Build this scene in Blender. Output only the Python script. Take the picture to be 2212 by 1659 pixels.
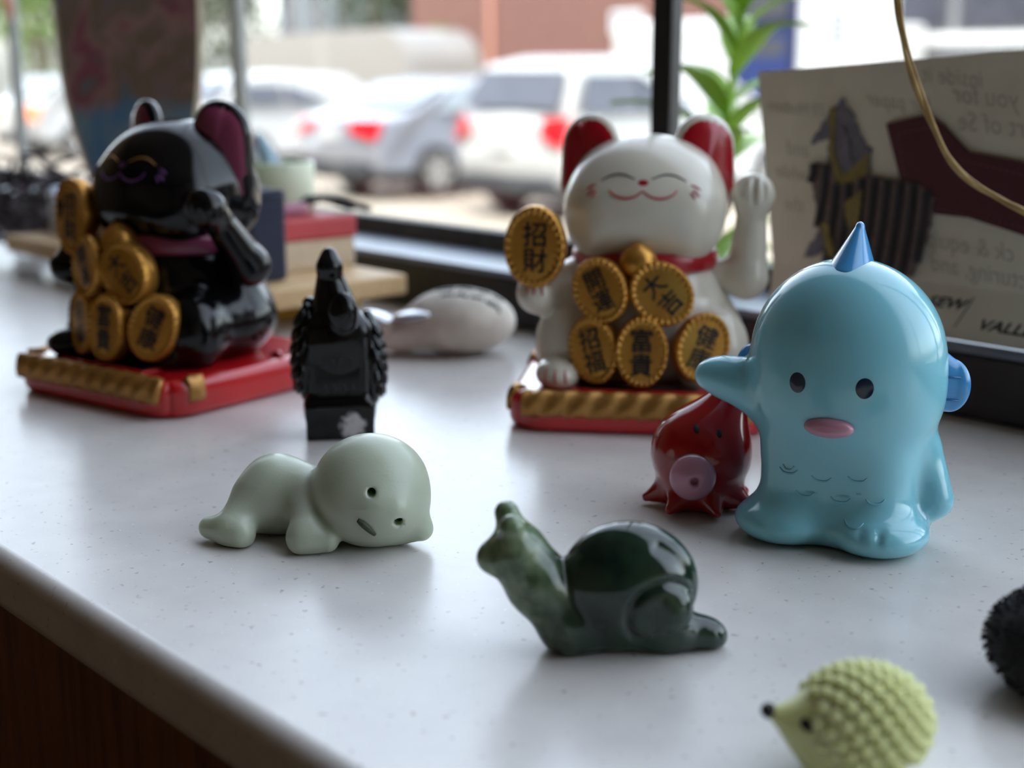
import bpy, bmesh, math, random
import numpy as np
from mathutils import Vector, Matrix, Euler
from mathutils.bvhtree import BVHTree

random.seed(7); np.random.seed(7)
scene = bpy.context.scene
for o in list(bpy.data.objects):
    bpy.data.objects.remove(o, do_unlink=True)
COL = scene.collection
R = math.radians

# ------------------------------------------------------------------ camera
# counter top is z = 0; metres throughout.  Lens: 3000 px focal length on a 2212 px wide frame.
CAM_H, PITCH, FPX = 0.12, R(12.8), 3000.0
cam_data = bpy.data.cameras.new('camera')
cam_data.sensor_width = 36.0
cam_data.lens = 36.0 * FPX / 2212.0
cam_data.clip_start = 0.01
cam_data.clip_end = 300
cam_data.dof.use_dof = True
cam_data.dof.focus_distance = 0.352
cam_data.dof.aperture_fstop = 10.0
cam = bpy.data.objects.new('camera', cam_data)
COL.objects.link(cam)
cam.location = (0, 0, CAM_H)
cam.rotation_euler = (math.pi / 2 - PITCH, 0, 0)
scene.camera = cam

# ------------------------------------------------------------------ sky, sun, exposure
world = bpy.data.worlds.new('sky')
scene.world = world
world.use_nodes = True
wn = world.node_tree.nodes; wl = world.node_tree.links
bg = wn['Background']
sky = wn.new('ShaderNodeTexSky')
sky.sky_type = 'NISHITA'
sky.sun_disc = False
sky.sun_elevation = R(48)
sky.sun_rotation = R(200)
sky.air_density = 1.0
sky.dust_density = 3.0
sky.ozone_density = 1.0
hs = wn.new('ShaderNodeHueSaturation')
hs.inputs['Saturation'].default_value = 0.46
wl.new(sky.outputs[0], hs.inputs['Color'])
wl.new(hs.outputs[0], bg.inputs[0])
bg.inputs[1].default_value = 0.42
sun_data = bpy.data.lights.new('sun', 'SUN')
sun_data.energy = 0.45
sun_data.angle = R(1.5)
sun_data.color = (1.0, 0.95, 0.86)
sun = bpy.data.objects.new('sun', sun_data)
COL.objects.link(sun)
sun.rotation_euler = (R(34), 0, R(-38))     # shines over the roof of the shop onto the parked cars
sun.location = (-4, -6, 9)
vs = scene.view_settings
vs.view_transform = 'Standard'
vs.look = 'None'
vs.gamma = 1.0
vs.use_curve_mapping = False
vs.exposure = 1.64

# ------------------------------------------------------------------ helpers
WA = R(-48)                                    # the window wall runs diagonally behind the figures
WD = Vector((math.cos(WA), math.sin(WA), 0))   # along the sill, towards the right
WN = Vector((-math.sin(WA), math.cos(WA), 0))  # out through the glass
def W(s, n, z=0.0):
    v = WD * s + WN * n
    return Vector((v.x, v.y, z))
WROT = Matrix.Rotation(WA, 4, 'Z')

def lin(c):
    out = []
    for v in c[:3]:
        v /= 255.0
        out.append(v / 12.92 if v <= 0.04045 else ((v + 0.055) / 1.055) ** 2.4)
    return (*out, 1.0)

def mat(name, rgb, rough=0.5, rgb2=None, scale=50.0, metal=0.0, sss=0.0, sss_r=(1, 1, 1), sss_scale=0.004,
        coat=0.0, bump=0.0, bump_scale=None, spec=0.5, trans=0.0, detail=4.0, lo=0.35, hi=0.65, ior=1.5, sheen=0.0, rough2=None):
    m = bpy.data.materials.new(name)
    m.use_nodes = True
    nt = m.node_tree
    b = nt.nodes['Principled BSDF']
    b.inputs['Roughness'].default_value = rough
    b.inputs['Metallic'].default_value = metal
    b.inputs['Specular IOR Level'].default_value = spec
    b.inputs['IOR'].default_value = ior
    b.inputs['Coat Weight'].default_value = coat
    b.inputs['Coat Roughness'].default_value = 0.06
    b.inputs['Transmission Weight'].default_value = trans
    b.inputs['Sheen Weight'].default_value = sheen
    if sss:
        b.inputs['Subsurface Weight'].default_value = sss
        b.inputs['Subsurface Radius'].default_value = sss_r
        b.inputs['Subsurface Scale'].default_value = sss_scale
    tc = nt.nodes.new('ShaderNodeTexCoord')
    nz = nt.nodes.new('ShaderNodeTexNoise')
    nz.inputs['Scale'].default_value = scale
    nz.inputs['Detail'].default_value = detail
    nt.links.new(tc.outputs['Object'], nz.inputs['Vector'])
    rp = nt.nodes.new('ShaderNodeValToRGB')
    rp.color_ramp.elements[0].position = lo
    rp.color_ramp.elements[1].position = hi
    c1 = lin(rgb)
    c2 = lin(rgb2) if rgb2 else tuple(min(1, v * 0.93) for v in c1[:3]) + (1,)
    rp.color_ramp.elements[0].color = c1
    rp.color_ramp.elements[1].color = c2
    nt.links.new(nz.outputs['Fac'], rp.inputs['Fac'])
    nt.links.new(rp.outputs['Color'], b.inputs['Base Color'])
    if rough2 is not None:
        mr = nt.nodes.new('ShaderNodeMapRange')
        mr.inputs['To Min'].default_value = rough; mr.inputs['To Max'].default_value = rough2
        nt.links.new(nz.outputs['Fac'], mr.inputs['Value'])
        nt.links.new(mr.outputs['Result'], b.inputs['Roughness'])
    if bump:
        n2 = nt.nodes.new('ShaderNodeTexNoise')
        n2.inputs['Scale'].default_value = bump_scale or scale * 4
        n2.inputs['Detail'].default_value = 3
        nt.links.new(tc.outputs['Object'], n2.inputs['Vector'])
        bp = nt.nodes.new('ShaderNodeBump')
        bp.inputs['Strength'].default_value = bump
        bp.inputs['Distance'].default_value = 0.0005
        nt.links.new(n2.outputs['Fac'], bp.inputs['Height'])
        nt.links.new(bp.outputs['Normal'], b.inputs['Normal'])
    return m

def wood_mat(name, a, b2, rough=0.5, scale=12.0, stretch=(1, 12, 12)):
    m = mat(name, a, rough, b2, scale)
    nt = m.node_tree
    nz = [n for n in nt.nodes if n.type == 'TEX_NOISE'][0]
    tc = [n for n in nt.nodes if n.type == 'TEX_COORD'][0]
    mp = nt.nodes.new('ShaderNodeMapping')
    mp.inputs['Scale'].default_value = stretch
    nt.links.new(tc.outputs['Object'], mp.inputs['Vector'])
    nt.links.new(mp.outputs['Vector'], nz.inputs['Vector'])
    return m

def link(o, parent=None):
    COL.objects.link(o)
    if parent is not None:
        o.parent = parent
    return o

def mesh_obj(name, verts, faces, m=None, parent=None, smooth=True):
    me = bpy.data.meshes.new(name)
    me.from_pydata([tuple(map(float, v)) for v in verts], [], [tuple(int(i) for i in f) for f in faces])
    me.update()
    if smooth:
        me.polygons.foreach_set('use_smooth', [True] * len(me.polygons))
    if m is not None:
        me.materials.append(m)
    return link(bpy.data.objects.new(name, me), parent)

def bm_obj(name, bm, m=None, parent=None, smooth=False):
    me = bpy.data.meshes.new(name)
    bmesh.ops.recalc_face_normals(bm, faces=bm.faces)
    bm.to_mesh(me); bm.free()
    if smooth:
        me.polygons.foreach_set('use_smooth', [True] * len(me.polygons))
    if m is not None:
        me.materials.append(m)
    return link(bpy.data.objects.new(name, me), parent)

def thing(name, label, cat, loc=(0, 0, 0), rz=0.0, group=None):
    o = bpy.data.objects.new(name, None)
    o.empty_display_size = 0.01
    COL.objects.link(o)
    o.location = loc
    o.rotation_euler = (0, 0, rz)
    o['label'] = label; o['category'] = cat
    if group: o['group'] = group
    return o

def tag(o, label, cat, group=None, kind=None):
    o['label'] = label; o['category'] = cat
    if group: o['group'] = group
    if kind: o['kind'] = kind
    return o

def struct(o, label=None):
    o['kind'] = 'structure'
    if label: o['label'] = label
    return o

def box(name, lo, hi, m, parent=None, bevel=0.0, seg=3, mtx=None):
    bm = bmesh.new()
    bmesh.ops.create_cube(bm, size=1.0)
    c = [(a + b) / 2 for a, b in zip(lo, hi)]
    s = [abs(b - a) for a, b in zip(lo, hi)]
    for v in bm.verts:
        v.co = Vector((v.co.x * s[0] + c[0], v.co.y * s[1] + c[1], v.co.z * s[2] + c[2]))
    if bevel:
        bmesh.ops.bevel(bm, geom=list(bm.edges), offset=bevel, segments=seg, profile=0.5, affect='EDGES')
    if mtx is not None:
        bm.transform(mtx)
    return bm_obj(name, bm, m, parent, smooth=False)

def tube_data(pts, rad, seg=8, flat=None):
    """verts, faces of a tube along pts; rad number or list; flat=(axis Vector, factor) squashes the section"""
    pts = [Vector(p) for p in pts]
    n = len(pts)
    rads = rad if isinstance(rad, (list, tuple)) else [rad] * n
    V, Fc = [], []
    t0 = (pts[1] - pts[0]).normalized()
    up = Vector((0, 0, 1)) if abs(t0.z) < 0.9 else Vector((1, 0, 0))
    u = t0.cross(up).normalized()
    for i, p in enumerate(pts):
        t = (pts[min(i + 1, n - 1)] - pts[max(i - 1, 0)]).normalized()
        u = (u - t * u.dot(t)).normalized()
        w = t.cross(u)
        for k in range(seg):
            a = 2 * math.pi * k / seg
            off = (u * math.cos(a) + w * math.sin(a)) * rads[i]
            if flat:
                ax, f = flat
                off = off - ax * off.dot(ax) * (1 - f)
            V.append(p + off)
    for i in range(n - 1):
        for k in range(seg):
            k2 = (k + 1) % seg
            Fc.append((i * seg + k, i * seg + k2, (i + 1) * seg + k2, (i + 1) * seg + k))
    Fc.append(tuple(range(seg))[::-1])
    Fc.append(tuple((n - 1) * seg + k for k in range(seg)))
    return V, Fc

def tube(name, pts, rad, m, parent=None, seg=8, flat=None):
    V, Fc = tube_data(pts, rad, seg, flat)
    return mesh_obj(name, V, Fc, m, parent)

def bez(pts, n=8):
    """Catmull-Rom through pts"""
    P = [Vector(p) for p in pts]
    P = [P[0] * 2 - P[1]] + P + [P[-1] * 2 - P[-2]]
    out = []
    for i in range(1, len(P) - 2):
        for k in range(n):
            t = k / n
            a, b, c, d = P[i - 1], P[i], P[i + 1], P[i + 2]
            out.append(0.5 * ((2 * b) + (c - a) * t + (2 * a - 5 * b + 4 * c - d) * t * t + (3 * b - a - 3 * c + d) * t ** 3))
    out.append(P[-2])
    return out

def join_tubes(name, lists, m, parent=None, seg=6):
    V, Fc = [], []
    for pts, rad in lists:
        v, f = tube_data(pts, rad, seg)
        o = len(V)
        V += v; Fc += [tuple(i + o for i in q) for q in f]
    return mesh_obj(name, V, Fc, m, parent)

def lathe(name, prof, m, parent=None, seg=48, sx=1.0, sy=1.0, at=(0, 0, 0), closed=False):
    V, Fc = [], []
    n = len(prof)
    for r, z in prof:
        for k in range(seg):
            a = 2 * math.pi * k / seg
            V.append((at[0] + r * math.cos(a) * sx, at[1] + r * math.sin(a) * sy, at[2] + z))
    rng = n if closed else n - 1
    for i in range(rng):
        j = (i + 1) % n
        for k in range(seg):
            k2 = (k + 1) % seg
            Fc.append((i * seg + k, i * seg + k2, j * seg + k2, j * seg + k))
    if not closed:
        Fc.append(tuple(range(seg))[::-1])
        Fc.append(tuple((n - 1) * seg + k for k in range(seg)))
    return mesh_obj(name, V, Fc, m, parent)

# ---- signed distance fields, polygonised with surface nets
def ell(c, r, rot=None):
    c = np.array(c, float); r = np.array(r, float)
    M = np.array(Euler(rot).to_matrix()).T if rot else None
    def f(p):
        q = p - c
        if M is not None: q = q @ M.T
        k0 = np.linalg.norm(q / r, axis=-1)
        k1 = np.linalg.norm(q / (r * r), axis=-1)
        return k0 * (k0 - 1) / np.maximum(k1, 1e-9)
    return f

def cap(a, b, ra, rb, squash=None):
    a = np.array(a, float); b = np.array(b, float)
    def f(p):
        q = p
        aa, bb = a, b
        if squash is not None:
            sc = np.array(squash, float)
            q = (p - aa) / sc + aa
            bb = (b - aa) / sc + aa
        ab = bb - aa
        h = np.clip(((q - aa) @ ab) / (ab @ ab), 0, 1)
        d = np.linalg.norm(q - aa - h[..., None] * ab, axis=-1) - (ra + (rb - ra) * h)
        return d * (min(squash) if squash is not None else 1)
    return f

def rbox(c, s, r, rot=None):
    c = np.array(c, float); s = np.array(s, float)
    M = np.array(Euler(rot).to_matrix()).T if rot else None
    def f(p):
        q = p - c
        if M is not None: q = q @ M.T
        q = np.abs(q) - s + r
        return np.linalg.norm(np.maximum(q, 0), axis=-1) + np.minimum(q.max(axis=-1), 0) - r
    return f

def smin(a, b, k):
    h = np.clip(0.5 + 0.5 * (b - a) / k, 0, 1)
    return b + (a - b) * h - k * h * (1 - h)

def union(fs, k):
    def f(p):
        d = fs[0][0](p) if isinstance(fs[0], tuple) else fs[0](p)
        for g in fs[1:]:
            if isinstance(g, tuple): d = smin(d, g[0](p), g[1])
            else: d = smin(d, g(p), k)
        return d
    return f

def cut(f, g, k):
    return lambda p: -smin(-f(p), g(p), k)

def floor_at(f, z, k=0.001):
    return lambda p: -smin(-f(p), (p[..., 2] - z), k)

def surfnet(f, lo, hi, h):
    lo = np.array(lo, float); hi = np.array(hi, float)
    n = np.ceil((hi - lo) / h).astype(int) + 1
    ax = [lo[i] + h * np.arange(n[i]) for i in range(3)]
    G = np.stack(np.meshgrid(*ax, indexing='ij'), -1)
    V = f(G)
    ins = V < 0
    c = np.zeros(tuple(n - 1), int)
    for i in (0, 1):
        for j in (0, 1):
            for k in (0, 1):
                c += ins[i:n[0] - 1 + i, j:n[1] - 1 + j, k:n[2] - 1 + k]
    act = (c > 0) & (c < 8)
    idx = np.argwhere(act)
    num = -np.ones(act.shape, int)
    num[act] = np.arange(len(idx))
    acc = np.zeros((len(idx), 3)); cnt = np.zeros(len(idx))
    cor = [(i, j, k) for i in (0, 1) for j in (0, 1) for k in (0, 1)]
    for a in cor:
        for d in range(3):
            if a[d] == 0:
                b = list(a); b[d] = 1
                va = V[tuple((idx + a).T)]; vb = V[tuple((idx + b).T)]
                x = (va < 0) != (vb < 0)
                t = va / np.where(np.abs(va - vb) < 1e-12, 1, va - vb)
                p = np.array(a)[None, :] + (np.array(b) - np.array(a))[None, :] * t[:, None]
                acc[x] += p[x]; cnt[x] += 1
    P = lo + (idx + acc / cnt[:, None]) * h
    for _ in range(2):
        e = h * 0.3
        d0 = f(P)
        g = np.stack([(f(P + np.eye(3)[i] * e) - f(P - np.eye(3)[i] * e)) / (2 * e) for i in range(3)], -1)
        gl = np.maximum((g * g).sum(-1), 0.25)
        P = P - np.clip(d0 / gl, -h * .5, h * .5)[:, None] * g
    F = []
    for d in range(3):
        u, w = (d + 1) % 3, (d + 2) % 3
        sl0 = [slice(None)] * 3; sl1 = [slice(None)] * 3
        sl0[d] = slice(0, n[d] - 1); sl1[d] = slice(1, n[d])
        A = ins[tuple(sl0)]; B = ins[tuple(sl1)]
        E = np.argwhere(A != B)
        E = E[(E[:, u] > 0) & (E[:, w] > 0) & (E[:, u] < n[u] - 1) & (E[:, w] < n[w] - 1)]
        if not len(E): continue
        du = np.zeros(3, int); du[u] = 1
        dw = np.zeros(3, int); dw[w] = 1
        q = np.stack([num[tuple((E - du - dw).T)], num[tuple((E - dw).T)], num[tuple(E.T)], num[tuple((E - du).T)]], -1)
        flip = ~A[tuple(E.T)]
        q[flip] = q[flip][:, ::-1]
        F.append(q)
    F = np.concatenate(F)
    return P, F

BVH = {}
def blob(name, f, lo, hi, h, m, parent=None):
    P, F = surfnet(f, lo, hi, h)
    me = bpy.data.meshes.new(name)
    me.vertices.add(len(P)); me.vertices.foreach_set('co', P.ravel())
    me.loops.add(F.size); me.loops.foreach_set('vertex_index', F.ravel().astype(np.int32))
    me.polygons.add(len(F))
    me.polygons.foreach_set('loop_start', np.arange(0, F.size, 4, dtype=np.int32))
    me.polygons.foreach_set('use_smooth', np.ones(len(F), bool))
    me.update(calc_edges=True); me.validate()
    me.materials.append(m)
    o = link(bpy.data.objects.new(name, me), parent)
    BVH[o.name] = BVHTree.FromPolygons([Vector(p) for p in P], [tuple(int(i) for i in q) for q in F])
    return o

def hit(o, x, z, d=(0, 1, 0), back=0.2):
    d = Vector(d).normalized()
    org = Vector((x, 0, z)) if abs(d.y) > .1 else Vector((0, x, z))
    loc, nor, i, dist = BVH[o.name].ray_cast(org - d * back, d)
    if loc is None:
        loc, nor, i, dist = BVH[o.name].find_nearest(org)
    return loc, nor

def paint_line(name, o, pts, rad, m, parent, n=6, d=(0, 1, 0)):
    P = []
    for q in bez([(a, 0, b) for a, b in pts], n):
        loc, nor = hit(o, q.x, q.z, d)
        P.append(loc + nor * rad * 0.15)
    k = len(P)
    rr = [rad * (0.45 + 0.55 * math.sin(math.pi * (i + .5) / k)) for i in range(k)]
    return tube(name, P, rr, m, parent, seg=6)

def paint_spot(name, o, outline, m, parent, rings=4, d=(0, 1, 0), off=0.00012):
    cx = sum(p[0] for p in outline) / len(outline); cz = sum(p[1] for p in outline) / len(outline)
    V, Fc = [], []
    loc, nor = hit(o, cx, cz, d); V.append(loc + nor * off)
    n = len(outline)
    for r in range(1, rings + 1):
        t = r / rings
        for a, b in outline:
            loc, nor = hit(o, cx + (a - cx) * t, cz + (b - cz) * t, d)
            V.append(loc + nor * (off if r < rings else off * .1))
    for k in range(n):
        Fc.append((0, 1 + k, 1 + (k + 1) % n))
    for r in range(rings - 1):
        a0 = 1 + r * n; b0 = a0 + n
        for k in range(n):
            k2 = (k + 1) % n
            Fc.append((a0 + k, b0 + k, b0 + k2, a0 + k2))
    ob = mesh_obj(name, V, Fc, m, parent)
    return ob

def oval(cx, cz, rx, rz, n=28, rot=0.0):
    out = []
    for k in range(n):
        a = 2 * math.pi * k / n
        x, z = rx * math.cos(a), rz * math.sin(a)
        out.append((cx + x * math.cos(rot) - z * math.sin(rot), cz + x * math.sin(rot) + z * math.cos(rot)))
    return out

def text_data(body, size, weight=0.0, extrude=0.0, shear=0.0, line=1.0, res=3, align='CENTER'):
    cu = bpy.data.curves.new('lettering', 'FONT')
    cu.body = body; cu.size = size; cu.offset = weight; cu.extrude = extrude; cu.shear = shear
    cu.space_line = line; cu.align_x = align; cu.align_y = 'CENTER'; cu.resolution_u = res
    ob = bpy.data.objects.new('lettering', cu)
    COL.objects.link(ob)
    dg = bpy.context.evaluated_depsgraph_get(); dg.update()
    me = bpy.data.meshes.new_from_object(ob.evaluated_get(dg))
    bpy.data.objects.remove(ob, do_unlink=True); bpy.data.curves.remove(cu)
    xs = [v.co.x for v in me.vertices]; ys = [v.co.y for v in me.vertices]
    if xs:
        c = Vector(((min(xs) + max(xs)) / 2, (min(ys) + max(ys)) / 2, 0))
        if align == 'LEFT': c.x = 0
        for v in me.vertices: v.co -= c
    return me

def copy_tree(o, parent=None):
    c = o.copy(); COL.objects.link(c); c.parent = parent
    for ch in [x for x in bpy.data.objects if x.parent == o]:
        copy_tree(ch, c)
    return c

# ------------------------------------------------------------------ materials of the setting
def quartz():
    m = mat('white_quartz', (222, 218, 213), 0.26, (212, 208, 204), 60, lo=.3, hi=.7)
    nt = m.node_tree; b = nt.nodes['Principled BSDF']
    base = b.inputs['Base Color'].links[0].from_socket
    tc = [n for n in nt.nodes if n.type == 'TEX_COORD'][0]
    def flecks(scale, pos, col, prev, stretch=(1, 1, 1)):
        mp = nt.nodes.new('ShaderNodeMapping'); mp.inputs['Scale'].default_value = stretch
        nt.links.new(tc.outputs['Object'], mp.inputs['Vector'])
        nz = nt.nodes.new('ShaderNodeTexNoise'); nz.inputs['Scale'].default_value = scale; nz.inputs['Detail'].default_value = 2
        nt.links.new(mp.outputs['Vector'], nz.inputs['Vector'])
        rp = nt.nodes.new('ShaderNodeValToRGB')
        rp.color_ramp.elements[0].position = pos; rp.color_ramp.elements[1].position = pos + .07
        rp.color_ramp.elements[0].color = (0, 0, 0, 1); rp.color_ramp.elements[1].color = (1, 1, 1, 1)
        nt.links.new(nz.outputs['Fac'], rp.inputs['Fac'])
        mx = nt.nodes.new('ShaderNodeMixRGB'); mx.inputs[2].default_value = lin(col)
        nt.links.new(rp.outputs['Color'], mx.inputs[0]); nt.links.new(prev, mx.inputs[1])
        return mx.outputs[0]
    c = flecks(420, .66, (180, 172, 167), base)
    c = flecks(900, .69, (240, 238, 236), c)
    c = flecks(230, .74, (168, 150, 140), c, (1, 1.7, 1))
    nt.links.new(c, b.inputs['Base Color'])
    return m
M_quartz = quartz()
M_cab = wood_mat('brown_cabinet_wood', (134, 82, 42), (108, 62, 30), 0.45, 14, (14, 14, 1.2))
M_black = mat('black_window_frame', (24, 24, 26), 0.42, (34, 34, 36), 90)
M_alu = mat('grey_aluminium_mullion', (150, 151, 148), 0.5, (136, 137, 134), 60, metal=.1)
M_ledge = mat('grey_metal_ledge', (126, 134, 146), 0.38, (110, 118, 130), 40, metal=.35)
M_gasket = mat('grey_rubber_gasket', (74, 78, 74), 0.6, (58, 62, 58), 120)
M_wall = mat('warm_white_plaster', (140, 116, 92), 0.85, (130, 108, 84), 6, bump=.2)
M_ceil = mat('white_ceiling_plaster', (164, 150, 134), 0.9, (156, 142, 126), 5)
M_floor = wood_mat('dark_floor_boards', (86, 66, 48), (64, 48, 36), 0.5, 5, (1, 10, 1))
def glass_mat():
    m = bpy.data.materials.new('window_glass'); m.use_nodes = True
    nt = m.node_tree; nt.nodes.clear()
    out = nt.nodes.new('ShaderNodeOutputMaterial')
    tr = nt.nodes.new('ShaderNodeBsdfTransparent'); tr.inputs[0].default_value = (.965, .98, .972, 1)
    gl = nt.nodes.new('ShaderNodeBsdfGlossy'); gl.inputs['Roughness'].default_value = .01
    lw = nt.nodes.new('ShaderNodeLayerWeight'); lw.inputs[0].default_value = .5
    pw = nt.nodes.new('ShaderNodeMath'); pw.operation = 'POWER'; pw.inputs[1].default_value = 5
    fr = nt.nodes.new('ShaderNodeMapRange'); fr.inputs['To Min'].default_value = .03; fr.inputs['To Max'].default_value = .8
    nt.links.new(lw.outputs['Facing'], pw.inputs[0]); nt.links.new(pw.outputs[0], fr.inputs['Value'])
    nz = nt.nodes.new('ShaderNodeTexNoise'); nz.inputs['Scale'].default_value = 4
    rp = nt.nodes.new('ShaderNodeMapRange'); rp.inputs['To Min'].default_value = .85; rp.inputs['To Max'].default_value = 1.0
    mu = nt.nodes.new('ShaderNodeMath'); mu.operation = 'MULTIPLY'
    nt.links.new(nz.outputs['Fac'], rp.inputs['Value'])
    nt.links.new(fr.outputs[0], mu.inputs[0]); nt.links.new(rp.outputs[0], mu.inputs[1])
    mx = nt.nodes.new('ShaderNodeMixShader')
    nt.links.new(mu.outputs[0], mx.inputs[0]); nt.links.new(tr.outputs[0], mx.inputs[1]); nt.links.new(gl.outputs[0], mx.inputs[2])
    nt.links.new(mx.outputs[0], out.inputs[0])
    return m
M_glass = glass_mat()

def wbox(name, lo, hi, m, parent=None, bevel=0.0, seg=3):
    """box given in window coordinates (along the sill, outwards, up)"""
    o = box(name, lo, hi, m, None, bevel, seg)
    if parent is None:
        o.rotation_euler = (0, 0, WA)
    else:
        o.parent = parent
    return o

# ------------------------------------------------------------------ the room
S0, S1 = -2.6, 2.2
FZ, CZ = -0.98, 1.75
struct(wbox('floor', (S0 - .1, -3.4, FZ - .1), (S1 + .1, .52, FZ), M_floor), 'dark wooden floor of the shop')
struct(wbox('ceiling', (S0 - .1, -3.4, CZ), (S1 + .1, .52, CZ + .1), M_ceil), 'white ceiling of the shop')
struct(wbox('wall_back', (S0 - .1, -3.5, FZ), (S1 + .1, -3.4, CZ), M_wall), 'plain back wall of the shop')
struct(wbox('wall_left', (S0 - .1, -3.4, FZ), (S0, .52, CZ), M_wall), 'plain left end wall of the shop')
struct(wbox('wall_right', (S1, -3.4, FZ), (S1 + .1, .52, CZ), M_wall), 'plain right end wall of the shop')
struct(wbox('wall_window', (S0, .445, FZ), (S1, .52, -.001), M_wall), 'low wall under the shop window')
struct(wbox('trim_1', (S0, .445, 1.62), (S1, .52, CZ), M_black), 'black header above the window')

M_skyblock = mat('grey_brown_sky_blocker', (104, 96, 90), .9, (92, 84, 78), 2)  # unseen walls added above and beside the shop to cut sky light on the cars
struct(wbox('wall_skyblock_upper', (S0 - .1, -.2, CZ + .1), (S1 + .1, .52, 8.5), M_skyblock), 'unseen wall added above the shop to block sky light')
struct(wbox('wall_skyblock_left', (-34, -.2, -1.45), (S0 - .1, .50, 8.5), M_skyblock), 'unseen wall added left of the shop to block sky light')
struct(wbox('wall_skyblock_right', (S1 + .1, -.2, -1.45), (22, .50, 8.5), M_skyblock), 'unseen wall added right of the shop to block sky light')

sill = wbox('countertop', (S0 + .002, .126, -.0165), (S1 - .002, .444, 0), M_quartz, None, .0042, 5)
sill.data.polygons.foreach_set('use_smooth', [len(p.vertices) > 0 and p.area < .02 for p in sill.data.polygons])
tag(sill, 'white speckled stone countertop along the window', 'countertop')
cab = thing('window_cabinet', 'brown wooden cabinet under the white countertop', 'cabinet', (0, 0, 0), WA)
wbox('front_panel', (S0, .137, FZ + .08), (S1, .157, -.017), M_cab, cab)
wbox('plinth', (S0, .18, FZ), (S1, .20, FZ + .08), M_black, cab)
wbox('shelf_board', (S0, .157, -.5), (S1, .44, -.48), M_cab, cab)

win = bpy.data.objects.new('window_1', None); COL.objects.link(win); win.rotation_euler = (0, 0, WA)
struct(win, 'black framed shop window behind the figurines')
wbox('bottom_rail', (S0, .434, 0.0005), (S1, .4445, .0235), M_black, win, .0012, 2)
wbox('ledge', (S0, .432, .0237), (S1, .478, .0268), M_ledge, win, .0008, 2)
wbox('gasket', (S0, .4785, .0), (S1, .490, .0365), M_gasket, win, .001, 2)
muls = [S0 + .02, -2.19, -1.84, -1.49, -1.147, -.797, -.4315, -.075, .275, .62, .97, 1.32, 1.67, S1 - .02]
for i, s in enumerate(muls):
    dark = abs(s + .4315) < .01 or s > -.4
    w = .0060 if dark else .0042
    wbox('mullion', (s - w, .4786, .027), (s + w, .4862, 1.62), M_black if dark else M_alu, win, .0008, 2)
for a, b in zip(muls[:-1], muls[1:]):
    wbox('pane', (a + .003, .4815, .034), (b - .003, .4835, 1.62), M_glass, win)

# ------------------------------------------------------------------ outside: ground, parked cars, buildings, trees
GZ = -1.45
M_lot = mat('pale_sunlit_concrete', (158, 148, 134), 0.9, (146, 136, 122), 1.2, bump=.2)
M_walk = mat('grey_sidewalk', (136, 132, 128), 0.9, (124, 120, 116), 2.0)
M_asph = mat('grey_asphalt', (132, 128, 124), 0.9, (116, 112, 108), 3.0)
o = wbox('ground_outside', (-75, .53, GZ - .2), (45, 70, GZ), M_lot); struct(o, 'pale concrete parking lot outside the window')
o = wbox('trim_2', (-40, .53, GZ + .001), (25, 2.6, GZ + .03), M_walk); struct(o, 'grey sidewalk outside the window')

def paint(name, rgb, rough=.25, metal=0.0):
    return mat(name, rgb, rough, tuple(v * .97 for v in rgb), 2.0, metal=metal, coat=.6)
M_carwhite = paint('white_car_paint', (176, 178, 178))
M_carsilver = paint('silver_car_paint', (150, 154, 164), .3, .35)
M_carblue = paint('blue_truck_paint', (14, 25, 62), .5)
M_carglass = mat('dark_car_glass', (62, 64, 72), .08, (52, 54, 62), 3, coat=.3)
M_greyglass = mat('pale_car_glass', (128, 136, 140), .1, (112, 122, 126), 3, coat=.3)
M_tail = mat('red_tail_light', (206, 22, 34), .15, (170, 14, 24), 20, coat=.5)
M_amber = mat('amber_light', (255, 150, 90), .2, (250, 130, 70), 20, coat=.5)
M_tyre = mat('black_tyre_rubber', (34, 34, 36), .8, (44, 44, 46), 20)
M_rim = mat('silver_wheel_rim', (206, 206, 204), .3, (186, 186, 184), 8, metal=.6)
M_dark = mat('dark_plastic_trim', (40, 42, 46), .6, (52, 54, 58), 6)
M_plate = mat('pale_licence_plate', (190, 192, 190), .4, (178, 182, 184), 9)

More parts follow.
